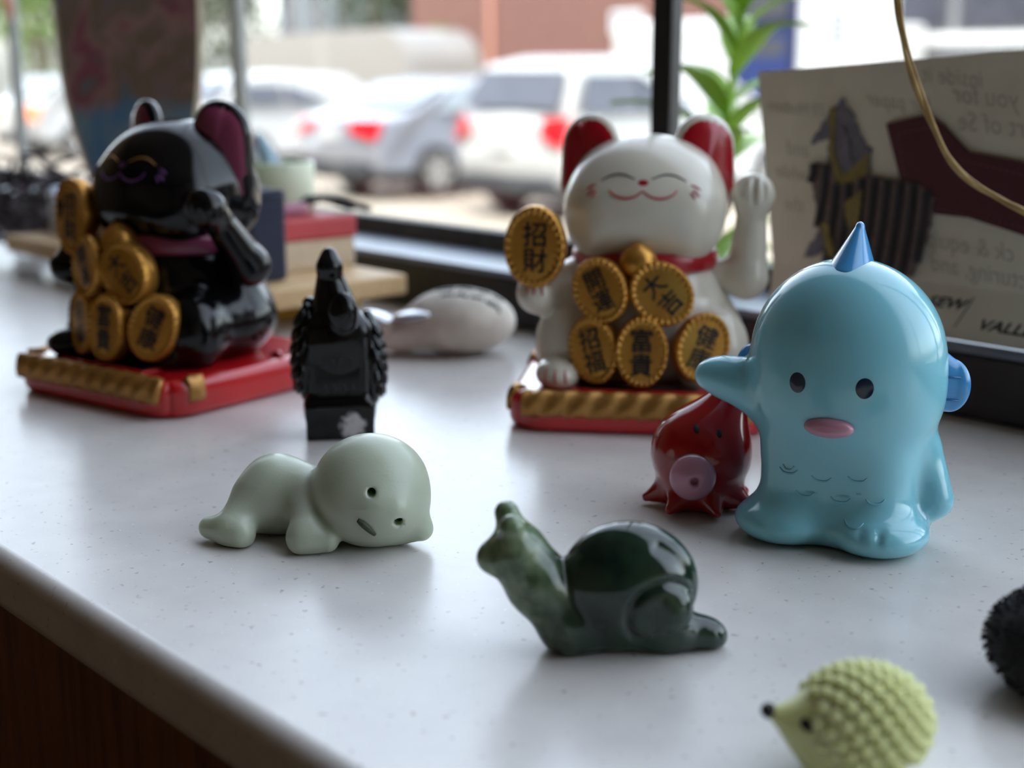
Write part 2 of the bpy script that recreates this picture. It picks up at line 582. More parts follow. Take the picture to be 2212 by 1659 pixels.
def car(name, label, pal, s_right, n_rear, prof, roof_i, width, glassm, height_belt, wheel_y, wr=.33, lamp=None):
    """a car parked with its tail to the shop; local x right, y forward, z up; prof = side silhouette (y, z)"""
    root = thing(name, label, 'car', W(s_right - width / 2, n_rear, GZ), WA)
    hw = width / 2
    def half(z):
        return hw if z <= height_belt else hw * (1 - .22 * (z - height_belt) / (max(p[1] for p in prof) - height_belt))
    def pull(y, z):       # corners drawn in at the tail and nose
        L = max(p[0] for p in prof)
        e = min(y, L - y)
        return 1 - .10 * max(0, 1 - e / .35) ** 2
    bm = bmesh.new()
    nl = 8
    rows = []
    for y, z in prof:
        w = half(z) * pull(y, z)
        rows.append([bm.verts.new((w * (-1 + 2 * k / nl), y + (.10 * ((-1 + 2 * k / nl) ** 2) if y < .3 else 0), z)) for k in range(nl + 1)])
    n = len(prof)
    for i in range(n):
        j = (i + 1) % n
        for k in range(nl):
            bm.faces.new((rows[i][k], rows[i][k + 1], rows[j][k + 1], rows[j][k]))
    bm.faces.new([r[0] for r in rows]); bm.faces.new([r[-1] for r in rows][::-1])
    bmesh.ops.triangulate(bm, faces=[f for f in bm.faces if len(f.verts) > 4])
    body = bm_obj('body', bm, pal, root, smooth=False)
    bv = body.modifiers.new('bevel', 'BEVEL'); bv.width = .05; bv.segments = 3; bv.angle_limit = R(25)
    # windows: rear screen and the two side glasses follow the cabin part of the silhouette
    yr0, zr0 = prof[roof_i]; yr1, zr1 = prof[roof_i + 1]
    def quad(nm, pts, m, thick, nrm):
        nv = Vector(nrm) * thick
        V = [Vector(p) for p in pts] + [Vector(p) + nv for p in pts]
        k = len(pts)
        Fc = [tuple(range(k))[::-1], tuple(range(k, 2 * k))] + [(i, (i + 1) % k, (i + 1) % k + k, i + k) for i in range(k)]
        return mesh_obj(nm, V, Fc, m, root, smooth=False)
    a, b = .14, .86
    pA = Vector((0, yr0 + (yr1 - yr0) * a, zr0 + (zr1 - zr0) * a)); pB = Vector((0, yr0 + (yr1 - yr0) * b, zr0 + (zr1 - zr0) * b))
    nr = Vector((0, -(zr1 - zr0), (yr1 - yr0))).normalized()
    if nr.y > 0: nr = -nr
    wA = half(pA.z) * .86; wB = half(pB.z) * .84
    off = nr * .045
    quad('rear_window', [pA + off + Vector((-wA, .0, 0)), pA + off + Vector((wA, .0, 0)), pB + off + Vector((wB, .0, 0)), pB + off + Vector((-wB, .0, 0))], glassm, .012, nr)
    zt = prof[roof_i + 1][1] - .09
    yf0, zf0 = prof[roof_i + 2]; yf1, zf1 = prof[roof_i + 3]
    for sgn in (-1, 1):
        zb = height_belt + .05
        side = [(yr0 + (yr1 - yr0) * .28 + .10, zb), (yf0 + (yf1 - yf0) * .78, zb), (yf0 + .02, zt), (yr1 + .06, zt)]
        mid = (side[0][0] + side[1][0]) / 2
        for part in (0, 1):
            if part == 0: q = [side[0], (mid - .03, zb), (mid - .03, zt), side[3]]
            else: q = [(mid + .03, zb), side[1], side[2], (mid + .03, zt)]
            pts = [(sgn * (half(z) + .004), y, z) for y, z in q]
            quad('side_window', pts if sgn > 0 else pts[::-1], glassm, .012, (sgn, 0, 0))
    # wheels
    for y in wheel_y:
        for sgn in (-1, 1):
            V = []; Fc = []
            prof_w = [(.0, .10), (wr * .62, .10), (wr * .66, .115), (wr * .95, .11), (wr, .08), (wr, -.08), (wr * .95, -.11), (0, -.11)]
            seg = 28
            for r, x in prof_w:
                for k in range(seg):
                    t = 2 * math.pi * k / seg
                    V.append((sgn * (hw - .10 + x), y + r * math.cos(t), wr + r * math.sin(t)))
            for i in range(len(prof_w) - 1):
                for k in range(seg):
                    Fc.append((i * seg + k, i * seg + (k + 1) % seg, (i + 1) * seg + (k + 1) % seg, (i + 1) * seg + k))
            wh = mesh_obj('wheel', V, Fc, M_tyre, root)
            V = []; Fc = []
            for r, x in [(0.001, .125), (wr * .15, .122), (wr * .55, .108), (wr * .64, .122), (wr * .64, .09)]:
                for k in range(seg):
                    t = 2 * math.pi * k / seg
                    V.append((sgn * (hw - .10 + x - (.02 if (k % 4 < 2 and .2 < r / wr < .6) else 0)), y + r * math.cos(t), wr + r * math.sin(t)))
            for i in range(4):
                for k in range(seg):
                    Fc.append((i * seg + k, i * seg + (k + 1) % seg, (i + 1) * seg + (k + 1) % seg, (i + 1) * seg + k))
            mesh_obj('rim', V, Fc, M_rim, wh)
    # tail lights, bumper, plate
    lz0, lz1, lw, lm = lamp
    for sgn in (-1, 1):
        x1, x0 = hw * .93, hw * (.93) - lw
        pts = [(sgn * x0, .05, lz0 + (lz1 - lz0) * .35), (sgn * x1, .12, lz0), (sgn * (x1 + .02), .20, lz1), (sgn * (x0 + .05), .06, lz1 - .01)]
        quad('tail_light', pts if sgn > 0 else pts[::-1], lm, .07, (0, -1, 0))
    box('lower_bumper', (-hw * .8, -.015, .26), (hw * .8, .3, .46), M_dark, root, .03, 2)
    box('licence_plate', (-.17, -.03, .72), (.17, .03, .86), M_plate, root, .005, 2)
    box('underbody', (-hw * .8, .35, .2), (hw * .8, max(p[0] for p in prof) - .3, .4), M_dark, root)
    return root

SUV = [(.06, .36), (.0, .62), (.05, .98), (.10, 1.06), (.42, 1.60), (1.0, 1.70), (2.5, 1.66), (3.25, 1.10), (4.25, .94), (4.42, .62), (4.3, .34)]
SED = [(.06, .34), (.0, .62), (.06, .98), (.62, 1.05), (1.42, 1.40), (1.9, 1.46), (2.55, 1.44), (3.35, 1.02), (4.55, .84), (4.7, .55), (4.6, .30)]
HAT = [(.06, .34), (.0, .62), (.06, .98), (.22, 1.05), (.75, 1.42), (1.5, 1.52), (2.6, 1.46), (3.5, 1.02), (4.4, .84), (4.5, .55), (4.4, .30)]
car('parked_suv', 'white sport utility car with dark rear window parked outside', M_carwhite, -10.25, 9.9, SUV, 3, 1.82, M_carglass, 1.06, (.85, 3.5), .35, (.78, 1.08, .26, M_tail))
car('parked_sedan', 'silver sedan with a red tail light parked beside the white sport utility car', M_carsilver, -13.45, 9.9, SED, 3, 1.80, M_greyglass, 1.02, (1.0, 3.75), .33, (.74, .98, .42, M_tail))
car('parked_hatchback', 'white car with grey side windows parked on the far side of the silver sedan', M_carwhite, -17.9, 10.2, HAT, 3, 1.80, M_carglass, 1.02, (.85, 3.6), .33, (.78, .98, .3, M_tail))
car('parked_car', 'white car with an orange light at the far left of the window', M_carwhite, -23.3, 10.0, HAT, 3, 1.80, M_greyglass, 1.02, (.85, 3.6), .33, (.70, .95, .34, M_amber))

def wthing(name, label, cat, s, n, z=GZ):
    return thing(name, label, cat, W(s, n, z), WA)

# pale rounded van beyond the sedan
van = wthing('panel_van', 'pale grey van with a rounded roof behind the parked cars', 'van', -25.1, 18.0)
M_van = paint('pale_grey_van_paint', (112, 109, 105), .4)
bm = bmesh.new()
prof = [(-4.6, .4)] + [(-4.6, 1.9), (-4.3, 2.3)] + [(1.0 + .95 * math.sin(t), 1.45 + .95 * math.cos(t)) for t in [0, .3, .6, .9, 1.2, 1.5]] + [(2.1, .9), (2.1, .4)]
a = [bm.verts.new((x, 0, z)) for x, z in prof]; b = [bm.verts.new((x, 2.0, z)) for x, z in prof]
bm.faces.new(a); bm.faces.new(b[::-1])
for i in range(len(prof)):
    j = (i + 1) % len(prof); bm.faces.new((a[i], b[i], b[j], a[j]))
bm_obj('body', bm, M_van, van)
box('side_moulding', (-4.5, -.03, 1.0), (2.0, 0, 1.08), M_dark, van)
for x in (-3.4, 1.2):
    lathe('wheel', [(0.02, -.1), (.30, -.1), (.34, -.06), (.34, .06), (.30, .1), (.02, .1)], M_tyre, van, 24).matrix_local = Matrix.Translation((x, .12, .34)) @ Matrix.Rotation(R(90), 4, 'X')

# white van in front of the brick wall
van2 = wthing('delivery_van', 'plain white delivery van seen left of the black window post', 'van', -14.2, 16.2)
box('body', (-1.45, 0, .45), (1.3, 4.6, 2.28), M_carwhite, van2, .10, 3)
box('bumper', (-1.3, -.08, .40), (1.15, .1, .62), M_dark, van2, .03, 2)
box('rear_door_seam', (-.09, -.012, .7), (-.06, .002, 2.1), M_dark, van2)
for x in (-1.15, 1.0):
    lathe('wheel', [(0.02, -.12), (.30, -.12), (.36, -.06), (.36, .06), (.30, .12), (.02, .12)], M_tyre, van2, 24).matrix_local = Matrix.Translation((x, .9, .36)) @ Matrix.Rotation(R(90), 4, 'Y')

# blue booth and white cabinet beside the lot
bth = wthing('blue_booth', 'tall dark blue booth outside behind the green plant', 'booth', -11.15, 15.0)
box('shell', (-1.08, 0, .06), (-.03, 1.0, 3.2), M_carblue, bth, .05, 3)
box('door_panel', (-.98, -.03, .25), (-.13, .0, 2.0), mat('mid_blue_door', (20, 36, 84), .5), bth, .02, 2)
box('dark_window', (-.9, -.035, 1.72), (-.2, -.028, 1.95), M_dark, bth, .0)
box('vent', (-.95, -.03, 2.2), (-.18, .0, 2.6), M_dark, bth, .01, 2)
box('yellow_sign', (-.95, -.05, .72), (-.72, -.03, .95), mat('yellow_sign_paint', (190, 150, 50), .5), bth, .01, 2)
box('skid', (-1.1, -.02, 0), (-.01, 1.02, .08), M_dark, bth)
wc = wthing('white_cabinet', 'tall plain white cabinet beside the blue booth outside', 'cabinet', -11.10, 14.9)
box('shell', (.0, 0, .08), (1.22, .35, 3.4), M_carwhite, wc, .02, 2)
box('door', (.06, -.02, .2), (1.16, .0, 3.2), M_plate, wc, .01, 2)
for k in range(5):
    box('louvre', (.48, -.035, 1.86 + k * .09), (.74, -.02, 1.90 + k * .09), M_ledge, wc)
box('plinth', (.02, .0, 0), (1.2, .33, .08), M_dark, wc)

# brick building
def brick_mat():
    m = bpy.data.materials.new('red_brown_brick'); m.use_nodes = True
    nt = m.node_tree; b = nt.nodes['Principled BSDF']; b.inputs['Roughness'].default_value = .85
    tc = nt.nodes.new('ShaderNodeTexCoord'); mp = nt.nodes.new('ShaderNodeMapping'); mp.inputs['Rotation'].default_value = (R(90), 0, 0)
    br = nt.nodes.new('ShaderNodeTexBrick')
    br.inputs['Color1'].default_value = lin((88, 56, 48)); br.inputs['Color2'].default_value = lin((76, 48, 41)); br.inputs['Mortar'].default_value = lin((104, 80, 72))
    br.inputs['Scale'].default_value = 4.4; br.inputs['Mortar Size'].default_value = .015
    nt.links.new(tc.outputs['Object'], mp.inputs['Vector']); nt.links.new(mp.outputs['Vector'], br.inputs['Vector'])
    nt.links.new(br.outputs['Color'], b.inputs['Base Color'])
    return m
M_brick = brick_mat()
bld = wthing('brick_building', 'red brown brick building behind the parked cars', 'building', -30.7, 24.0)
box('wall', (-.0, 0, 0), (14, 8, 6.5), M_brick, bld)
wl_ = box('wall_vent', (7.6, -.12, 2.35), (8.5, 0, 2.85), M_plate, bld, .02, 2)
box('vent_slats', (7.7, -.15, 2.43), (8.4, -.12, 2.77), M_ledge, wl_)
box('downpipe', (3.2, -.1, 0), (3.36, 0, 6.5), mat('brown_downpipe', (150, 104, 88), .6), bld, .03, 2)
box('parapet', (-.1, -.08, 6.5), (14.1, 8.1, 6.7), M_plate, bld)

bl2 = wthing('grey_building', 'light grey building with a dark strip of windows above the card', 'building', -13.8, 21.0)
M_greyw = mat('light_grey_render', (104, 106, 110), .85, (94, 96, 100), 1)
box('wall', (-1.2, 0, 0), (9.5, 6, 5.5), M_greyw, bl2)
for k in range(4):
    w_ = box('window', (-.9 + k * 2.25, -.05, 2.2), (1.15 + k * 2.25, 0, 4.0), M_dark, bl2)
    box('window_pane', (-.8 + k * 2.25, -.06, 2.28), (1.05 + k * 2.25, -.05, 3.9), M_carglass, w_)
box('sill_band', (-1.2, -.12, 1.95), (9.5, 0, 2.12), M_plate, bl2)

bl3 = wthing('glass_fronted_building', 'blue grey building with tall windows far behind the pale van', 'building', -50, 36.0)
M_bluegrey = mat('blue_grey_panel', (70, 84, 92), .6, (58, 72, 80), .6)
box('wall', (-6, 0, 0), (9, 6, 8), M_bluegrey, bl3)
for k in range(7):
    w_ = box('window', (-5.6 + k * 2.05, -.06, .9), (-4.1 + k * 2.05, 0, 6.5), M_alu, bl3)
    box('window_pane', (-5.5 + k * 2.05, -.1, 1.0), (-4.2 + k * 2.05, -.06, 6.4), M_carglass, w_)

# trees: a trunk, limbs and a crown of many small leaf cards
M_bark = mat('grey_brown_bark', (92, 78, 66), .9, (70, 60, 50), 6, bump=.4)
M_leafd = mat('dark_green_tree_leaves', (46, 58, 34), .7, (32, 42, 24), 1.5)
M_leafb = mat('fresh_green_tree_leaves', (84, 108, 44), .7, (62, 88, 32), 1.5)
def leafy_tree(label, s, n, h, r, m, cnt=2600, leaf=.16):
    t = wthing('leafy_tree', label, 'tree', s, n)
    tube('trunk', bez([(0, 0, 0), (.08, .05, h * .3), (-.05, 0, h * .6), (0, 0, h * .85)], 5), [.16 * (1 - .7 * i / 15) for i in range(16)], M_bark, t, 8)
    rng = np.random.RandomState(int(abs(s * 100)))
    V, Fc = [], []
    lobes = [(rng.uniform(-r * .55, r * .55), rng.uniform(-r * .55, r * .55), rng.uniform(h * .42, h * .95), r * rng.uniform(.45, .7)) for _ in range(11)]
    for i in range(cnt):
        lx, ly, lz, lr = lobes[rng.randint(len(lobes))]
        d = rng.normal(size=3); d /= np.linalg.norm(d)
        c = np.array([lx, ly, lz]) + d * lr * rng.uniform(.75, 1.05)
        a = rng.normal(size=3); a /= np.linalg.norm(a)
        b = np.cross(a, d); b /= max(np.linalg.norm(b), 1e-6)
        k = len(V); s2 = leaf * rng.uniform(.6, 1.2)
        V += [c - a * s2, c + b * s2 * .5, c + a * s2, c - b * s2 * .5]
        Fc.append((k, k + 1, k + 2, k + 3))
    cr = mesh_obj('crown', V, Fc, m, t, smooth=False)
    cr['kind'] = 'stuff'
    return t
leafy_tree('dark green tree left of the brick building', -34.5, 25.5, 6.5, 2.6, M_leafd)
leafy_tree('tall dark tree behind the pale van', -43.5, 26.5, 6.0, 2.4, M_leafd)
leafy_tree('bright green bush sized tree between van and dark trees', -25.6, 20.9, 2.65, .75, M_leafb, 900, .10)
leafy_tree('pale green tree beyond the parked cars at the far left', -38.0, 16.5, 6.0, 2.8, M_leafb)
leafy_tree('green tree at the left edge behind the mullion', -44.0, 19.5, 6.5, 3.0, M_leafb)

# bare street tree to the right, mirrored in the glossy toys
bt = wthing('bare_street_tree', 'bare branched street tree outside to the right', 'tree', .9, 5.2)
segs = []
rt = random.Random(5)
def grow(p, d, L, r, depth):
    pts = [p]
    q = p.copy(); dd = d.copy()
    for i in range(4):
        dd = (dd + Vector((rt.uniform(-.16, .16), rt.uniform(-.16, .16), rt.uniform(-.03, .10)))).normalized()
        q = q + dd * L / 4
        pts.append(q.copy())
    segs.append((pts, [r * (1 - .38 * i / 4) for i in range(5)]))
    if depth:
        for k in range(3 if depth > 1 else 4):
            ax = Vector((rt.uniform(-1, 1), rt.uniform(-1, 1), rt.uniform(.1, .9))).normalized()
            grow(pts[rt.choice([2, 3, 4])], (dd * .75 + ax * .8).normalized(), L * rt.uniform(.55, .78), r * .55, depth - 1)
grow(Vector((0, 0, 0)), Vector((0, 0, 1)), 2.6, .13, 5)
join_tubes('trunk', segs[:1], M_bark, bt, 8)
join_tubes('branches', segs[1:], M_bark, bt, 5)['kind'] = 'stuff'

# green weed growing right outside the glass
M_weed = mat('fresh_green_leaf', (150, 184, 62), .5, (120, 158, 44), 40, sss=.3, sss_r=(.6, 1, .2), sss_scale=.002)
pl = thing('green_plant', 'tall green plant with long narrow leaves just outside the glass', 'plant', W(-.500, .60, GZ), WA)
stem = bez([(.0, 0, 0), (.01, .01, .5), (-.01, 0, 1.0), (.0, 0, 1.45), (.004, 0, 1.52), (.016, 0, 1.60), (.020, 0, 1.72)], 6)
tube('stem', stem, [.0032 * (1 - .5 * i / len(stem)) for i in range(len(stem))], M_weed, pl, 8)
def leaf_mesh():
    V, Fc = [], []
    n = 10
    for i in range(n + 1):
        t = i / n
        w = .135 * math.sin(math.pi * min(1, t * 1.02) ** .75) * (1 - .25 * t) + .002
        x = t; z = .20 * math.sin(math.pi * t * .75) - .30 * t * t
        V += [(x, -w, z + .02), (x, 0, z - .015), (x, w, z + .02)]
    for i in range(n):
        a = i * 3; Fc += [(a, a + 1, a + 4, a + 3), (a + 1, a + 2, a + 5, a + 4)]
    me = bpy.data.meshes.new('leaf'); me.from_pydata(V, [], Fc); me.materials.append(M_weed)
    me.polygons.foreach_set('use_smooth', [True] * len(me.polygons))
    return me
LEAF = leaf_mesh()
rl = random.Random(3)
zz = 1.30
for i in range(48):
    t = i / 47
    z = 1.38 + .33 * t
    # position on the stem
    p = min(stem, key=lambda q: abs(q.z - z))
    o = link(bpy.data.objects.new('leaf', LEAF), pl)
    L = rl.uniform(.048, .078)
    o.location = (p.x, p.y, z)
    o.scale = (L, L, L)
    o.rotation_euler = (0, R(rl.uniform(-42, -12)), R(137.5 * i + rl.uniform(-15, 15)))

# ------------------------------------------------------------------ lucky cats
M_cream = mat('cream_glossy_plastic', (226, 220, 204), .22, (220, 213, 196), 30, coat=.4, sss=.15, sss_r=(1, .9, .7), sss_scale=.003)
M_blackg = mat('black_glossy_plastic', (7, 7, 9), .14, (10, 10, 12), 30, spec=.38)
M_gold = mat('satin_gold_paint', (206, 152, 70), .34, (190, 134, 54), 80, metal=.7, bump=.1, bump_scale=900)
M_golddull = mat('dull_gold_paint', (190, 140, 76), .42, (172, 124, 62), 80, metal=.6)
M_redp = mat('red_glossy_plastic', (204, 22, 30), .25, (196, 18, 26), 40, coat=.5)
M_redcol = mat('red_enamel', (178, 16, 34), .3, (166, 12, 30), 40, coat=.3)
M_maroon = mat('dark_pink_enamel', (138, 60, 88), .35, (126, 52, 80), 40, coat=.3)
M_redline = mat('thin_red_paint', (186, 40, 56), .4)
M_darkline = mat('thin_black_paint', (40, 44, 50), .4)
M_purple = mat('thin_purple_paint', (92, 42, 104), .4)
M_ink = mat('black_brush_ink', (18, 16, 16), .45)
M_solar = mat('dark_solar_cell', (26, 24, 32), .12, (40, 34, 44), 300, coat=.5)
M_claw = mat('reddish_toe_paint', (186, 70, 82), .5)

def coin_data(rx, rz, th=.0032, seg=112):
    """oval gold coin facing -y with a ribbed raised rim"""
    rings = [(.90, th * 1.6, 0), (1.0, th * 1.0, 0), (1.03, 0, 0), (1.0, -th * .75, .35), (.95, -th * 1.12, 1), (.87, -th * 1.02, 1), (.81, -th * .78, .3), (.76, -th * .74, 0), (.4, -th * .80, 0)]
    V, Fc = [], []
    for r, y, amp in rings:
        for k in range(seg):
            a = 2 * math.pi * k / seg
            w = amp * (math.cos(a * 28) * .5 - .5)
            rr = r
            V.append((rx * rr * math.cos(a), y - w * th * .38, rz * rr * math.sin(a)))
    V.append((0, -th * .80, 0))
    for i in range(len(rings) - 1):
        for k in range(seg):
            k2 = (k + 1) % seg
            Fc.append((i * seg + k, i * seg + k2, (i + 1) * seg + k2, (i + 1) * seg + k))
    L = (len(rings) - 1) * seg
    for k in range(seg):
        Fc.append((L + k, L + (k + 1) % seg, len(V) - 1))
    Fc.append(tuple(range(seg))[::-1])
    return V, Fc
COINS = [  # text, x, y, z, half width, half height, lean (deg, + = top to the left), yaw (deg), text size
    ('開\n運', -.0132, -.0300, .0465, .0094, .0112, 27, -12, .0078),
    ('大\n吉', .0072, -.0300, .0458, .0100, .0116, 46, 10, .0080),
    ('招\n福', -.0150, -.0318, .0262, .0086, .0116, 17, -16, .0080),
    ('健\n康', .0210, -.0305, .0278, .0092, .0118, -20, 16, .0080),
    ('富\n貴', .0012, -.0345, .0264, .0088, .0119, 0, 0, .0084),
]
TEXTS = {}
def inscription(body, size):
    if body not in TEXTS:
        src = text_data(body, size, 0, 0, 0, .98, 2)
        bm = bmesh.new()
        for i, (dx, dy) in enumerate([(0, 0), (1, 0), (-1, 0), (0, 1), (0, -1)]):
            k = len(bm.verts)
            bm.from_mesh(src)
            bm.verts.ensure_lookup_table()
            for v in bm.verts[k:]:
                v.co += Vector((dx * size * .020, dy * size * .020, i * .000015))
        me = bpy.data.meshes.new('inscription'); bm.to_mesh(me); bm.free()
        me.materials.append(M_ink)
        TEXTS[body] = me
    return TEXTS[body]

def cat_head():
    return union([ell((0, 0, .0745), (.0272, .0245, .0208)), rbox((0, 0, .0690), (.0266, .0236, .0158), .0140), ell((0, .002, .084), (.021, .019, .0118))], .009)
def cat_ear(s):
    # in the ear's own frame: origin at its base, x outwards
    return union([cap((s * .000, 0, .000), (s * .0012, 0, .0150), .0118, .0072, squash=(1, .45, 1)),
                  (cap((s * .0062, 0, -.0085), (s * .0036, 0, .0120), .0050, .0070, squash=(1, .5, 1)), .003),
                  (cap((s * -.0072, 0, .0040), (s * -.0012, 0, .0140), .0050, .0068, squash=(1, .5, 1)), .003)], .003)

def make_cat(name, label, body_m, collar_m, ear_m, line_m, eye_m, nose_m, claw_m, arm_pitch, loc, rz, coin6=(-.0362, -.0262, .0605)):
    t = thing(name, label, 'figurine', loc, rz)
    # base
    base = blob('base', floor_at(union([rbox((0, -.002, .0062), (.0442, .0442, .0066), .0042)], .001), .0, .0008), (-.047, -.049, -.002), (.047, .045, .015), .00085, M_redp, t)
    # softly rounded corners by vertex pull
    for v in base.data.vertices:
        x, y = v.co.x, v.co.y + .002
        ex, ey = abs(x) - .0300, abs(y) - .0300
        if ex > 0 and ey > 0:
            d = math.hypot(ex, ey)
            lim = .012
            if d > lim * max(ex, ey) / d * 1.0:
                f = max(ex, ey) / d
                v.co.x = math.copysign(.0300 + ex * f, x); v.co.y = math.copysign(.0300 + ey * f, y) - .002
    def trim(nm, pts, parent, ribs):
        """gold moulding that wraps the top edge of the base along the straight line pts (x, y -> x, y)"""
        (x0, y0), (x1, y1) = pts
        L = math.hypot(x1 - x0, y1 - y0); dx, dy = (x1 - x0) / L, (y1 - y0) / L
        nx, ny = dy, -dx
        sec = [(-.0062, .01305), (-.0040, .0141), (-.0018, .0139), (-.0002, .0122), (.0008, .0098), (.0010, .0072), (.0004, .0056), (-.001, .0056)]
        n = max(8, int(L / .0006))
        V, Fc = [], []
        for i in range(n + 1):
            u = L * i / n
            e = min(1, min(i, n - i) / 5)
            for j, (o_, z) in enumerate(sec):
                amp = .00075 * ribs * math.sin(2 * math.pi * (u / .0082 + j * .19)) * e * (1 if 0 < j < 7 else 0)
                oo = o_ * (.55 + .45 * e) if o_ > -.004 else o_ + (1 - e) * .003
                V.append((x0 + dx * u + nx * (oo + amp), y0 + dy * u + ny * (oo + amp), z + amp * .5))
        k = len(sec)
        for i in range(n):
            for j in range(k - 1):
                Fc.append((i * k + j, (i + 1) * k + j, (i + 1) * k + j + 1, i * k + j + 1))
            Fc.append((i * k + k - 1, (i + 1) * k + k - 1, (i + 1) * k, i * k))
        Fc.append(tuple(range(k))); Fc.append(tuple(n * k + j for j in range(k))[::-1])
        return mesh_obj(nm, V, Fc, M_golddull, parent)
    trim('rope_trim', [(-.0385, -.0462), (.0385, -.0462)], base, 1.0)
    trim('corner_trim', [(.0442, -.0365), (.0442, -.030)], base, .0)
    trim('corner_trim', [(.0442, .018), (.0442, .034)], base, .0)
    trim('corner_trim', [(-.0442, -.030), (-.0442, -.0375)], base, .0)
    trim('corner_trim', [(-.0442, .034), (-.0442, .018)], base, .0)
    pf = box('panel_frame', (-.0225, -.0385, .0122), (.0225, -.0268, .0137), M_redp, base, .0006, 2)
    box('solar_panel', (-.0205, -.0366, .0132), (.0205, -.0287, .01385), M_solar, base)
    for sx in (-1, 1):
        for k in range(3):
            y = .010 + k * .0095
            p = [(sx * .0405, y, .0124), (sx * .038, y + .001, .0136), (sx * .0335, y + .002, .0131)]
            tube('tassel', p, [.0012, .0016, .0006], M_redcol, base, 6)
    # body
    body_f = union([
        ell((0, .002, .0265), (.0362, .0305, .0205)),
        (ell((0, .001, .0430), (.0262, .0235, .0200)), .012),
        (ell((-.0265, -.018, .0255), (.0105, .0110, .0145)), .006),
        (ell((.0270, -.018, .0250), (.0105, .0110, .0140)), .006),
        (ell((-.0275, -.0285, .0170), (.0082, .0100, .0058)), .003),
        (ell((.0215, -.0225, .0160), (.0080, .0090, .0050)), .003),
        (cap((-.0235, -.006, .046), (-.0355, -.0205, .0435), .0085, .0062), .005),
        (ell((-.0362, -.0222, .0432), (.0068, .0070, .0062)), .003),
        (cap((-.0362, -.0165, .046), (-.0358, -.0175, .066), .0065, .0068), .004),
    ], .008)
    body = blob('body', floor_at(body_f, .0125), (-.047, -.042, .010), (.041, .036, .078), .0011, body_m, t)
    for k, dx in enumerate((-.0036, 0, .0036)):
        paint_line('toe_line', body, [(-.0278 + dx, .0152), (-.0278 + dx * .9, .0200)], .00042, claw_m, body, 4)
        paint_line('claw_line', body, [(-.0362 + dx * .75, .0440), (-.0362 + dx * .65, .0475)], .00042, claw_m, body, 4)
    # collar
    prof = [(.0243 + .0018 * math.cos(a), .0546 + .0036 * math.sin(a)) for a in [i * 2 * math.pi / 14 for i in range(14)]]
    lathe('collar', prof, collar_m, t, 72, 1.0, .93, (0, 0, 0), closed=True)
    bell = blob('bell', union([ell((-.001, -.0262, .0556), (.0066, .0062, .0064)), ell((-.001, -.0262, .0600), (.0024, .0022, .0024))], .002), (-.009, -.034, .047), (.007, -.018, .065), .0006, M_gold, t)
    # head with ears
    head = blob('head', cat_head(), (-.031, -.028, .048), (.031, .027, .101), .0011, body_m, t)
    for s in (-1, 1):
        ear = blob('ear', cat_ear(s), (-.016, -.008, -.018), (.016, .008, .027), .0008, body_m, t)
        ear.location = (s * .0180, .0042, .0800); ear.rotation_euler = (0, R(s * 4), R(s * 20)); ear.scale = (1.10, 1.1, 1.06)
        vs2 = [(v.co.x, v.co.z - .004) for v in ear.data.vertices]
        out = []
        for k in range(36):                       # painted lining: the ear's own outline, drawn in a little
            an = 2 * math.pi * k / 36
            r_ = max(x * math.cos(an) + z * math.sin(an) for x, z in vs2)
            out.append((an, r_))
        sup = out
        out = []
        for an, _ in sup:                         # support function -> outline
            best = max(vs2, key=lambda q: q[0] * math.cos(an) + q[1] * math.sin(an))
            out.append((best[0] * .88, .004 + best[1] * .90))
        paint_spot('inner_ear', ear, out, ear_m, ear, 10, off=.00022)
    for s in (-1, 1):
        paint_line('eye', head, [(s * .0144, .0828), (s * .0108, .0846), (s * .0070, .0850), (s * .0028, .0836)], .00036, eye_m, head)
        paint_line('mouth', head, [(s * .0116, .0800), (s * .0098, .0782), (s * .0062, .0772), (s * .0026, .0779), (0, .0797)], .00042, line_m, head)
        for a, b, c, d in [(.0160, .0815, .0192, .0798), (.0166, .0800, .0190, .0776), (.0160, .0792, .0174, .0770)]:
            paint_line('whisker', head, [(s * a, b), (s * (a + c) / 2, (b + d) / 2 + .0003), (s * c, d)], .00040, line_m, head, 4)
    paint_spot('nose', head, oval(0, .0824, .0018, .0010, 20), nose_m, head, 3)
    # coins
    for body_t, x, y, z, rx, rz_, lean, yaw, size in COINS:
        V, Fc = coin_data(rx, rz_)
        c = mesh_obj('coin', V, Fc, M_gold, t)
        c.location = (x, y, z)
        c.rotation_euler = (R(-6), R(-lean), R(yaw))
        ins = link(bpy.data.objects.new('inscription', inscription(body_t, size)), c)
        ins.location = (0, -.00266, 0); ins.rotation_euler = (R(90), 0, 0)
    V, Fc = coin_data(.0106, .0138, .0030)
    c = mesh_obj('coin', V, Fc, M_gold, t)
    c.location = coin6; c.rotation_euler = (R(-2), 0, R(-8))
    ins = link(bpy.data.objects.new('inscription', inscription('招\n財', .0090)), c)
    ins.location = (.0005, -.00250, 0); ins.rotation_euler = (R(90), 0, 0)
    # arm that swings about a pin in the shoulder
    arm_f = union([
        cap((.0255, 0, .0485), (.0360, 0, .0470), .0052, .0066),
        (cap((.0362, 0, .0480), (.0372, 0, .0700), .0072, .0052), .004),
        (ell((.0376, -.0012, .0768), (.0075, .0068, .0076)), .003),
    ], .003)
    gro = [cap((.0376 + d, -.0084, .0740), (.0376 + d * 1.05, -.0050, .0848), .0010, .0010) for d in (-.0034, 0, .0034)]
    for g in gro: arm_f = cut(arm_f, g, .0012)
    pv = Vector((.030, 0, .0475))
    arm = blob('waving_arm', arm_f, (.018, -.011, .038), (.047, .009, .088), .00075, body_m, t)
    arm.data.transform(Matrix.Translation(-pv)); arm.location = pv
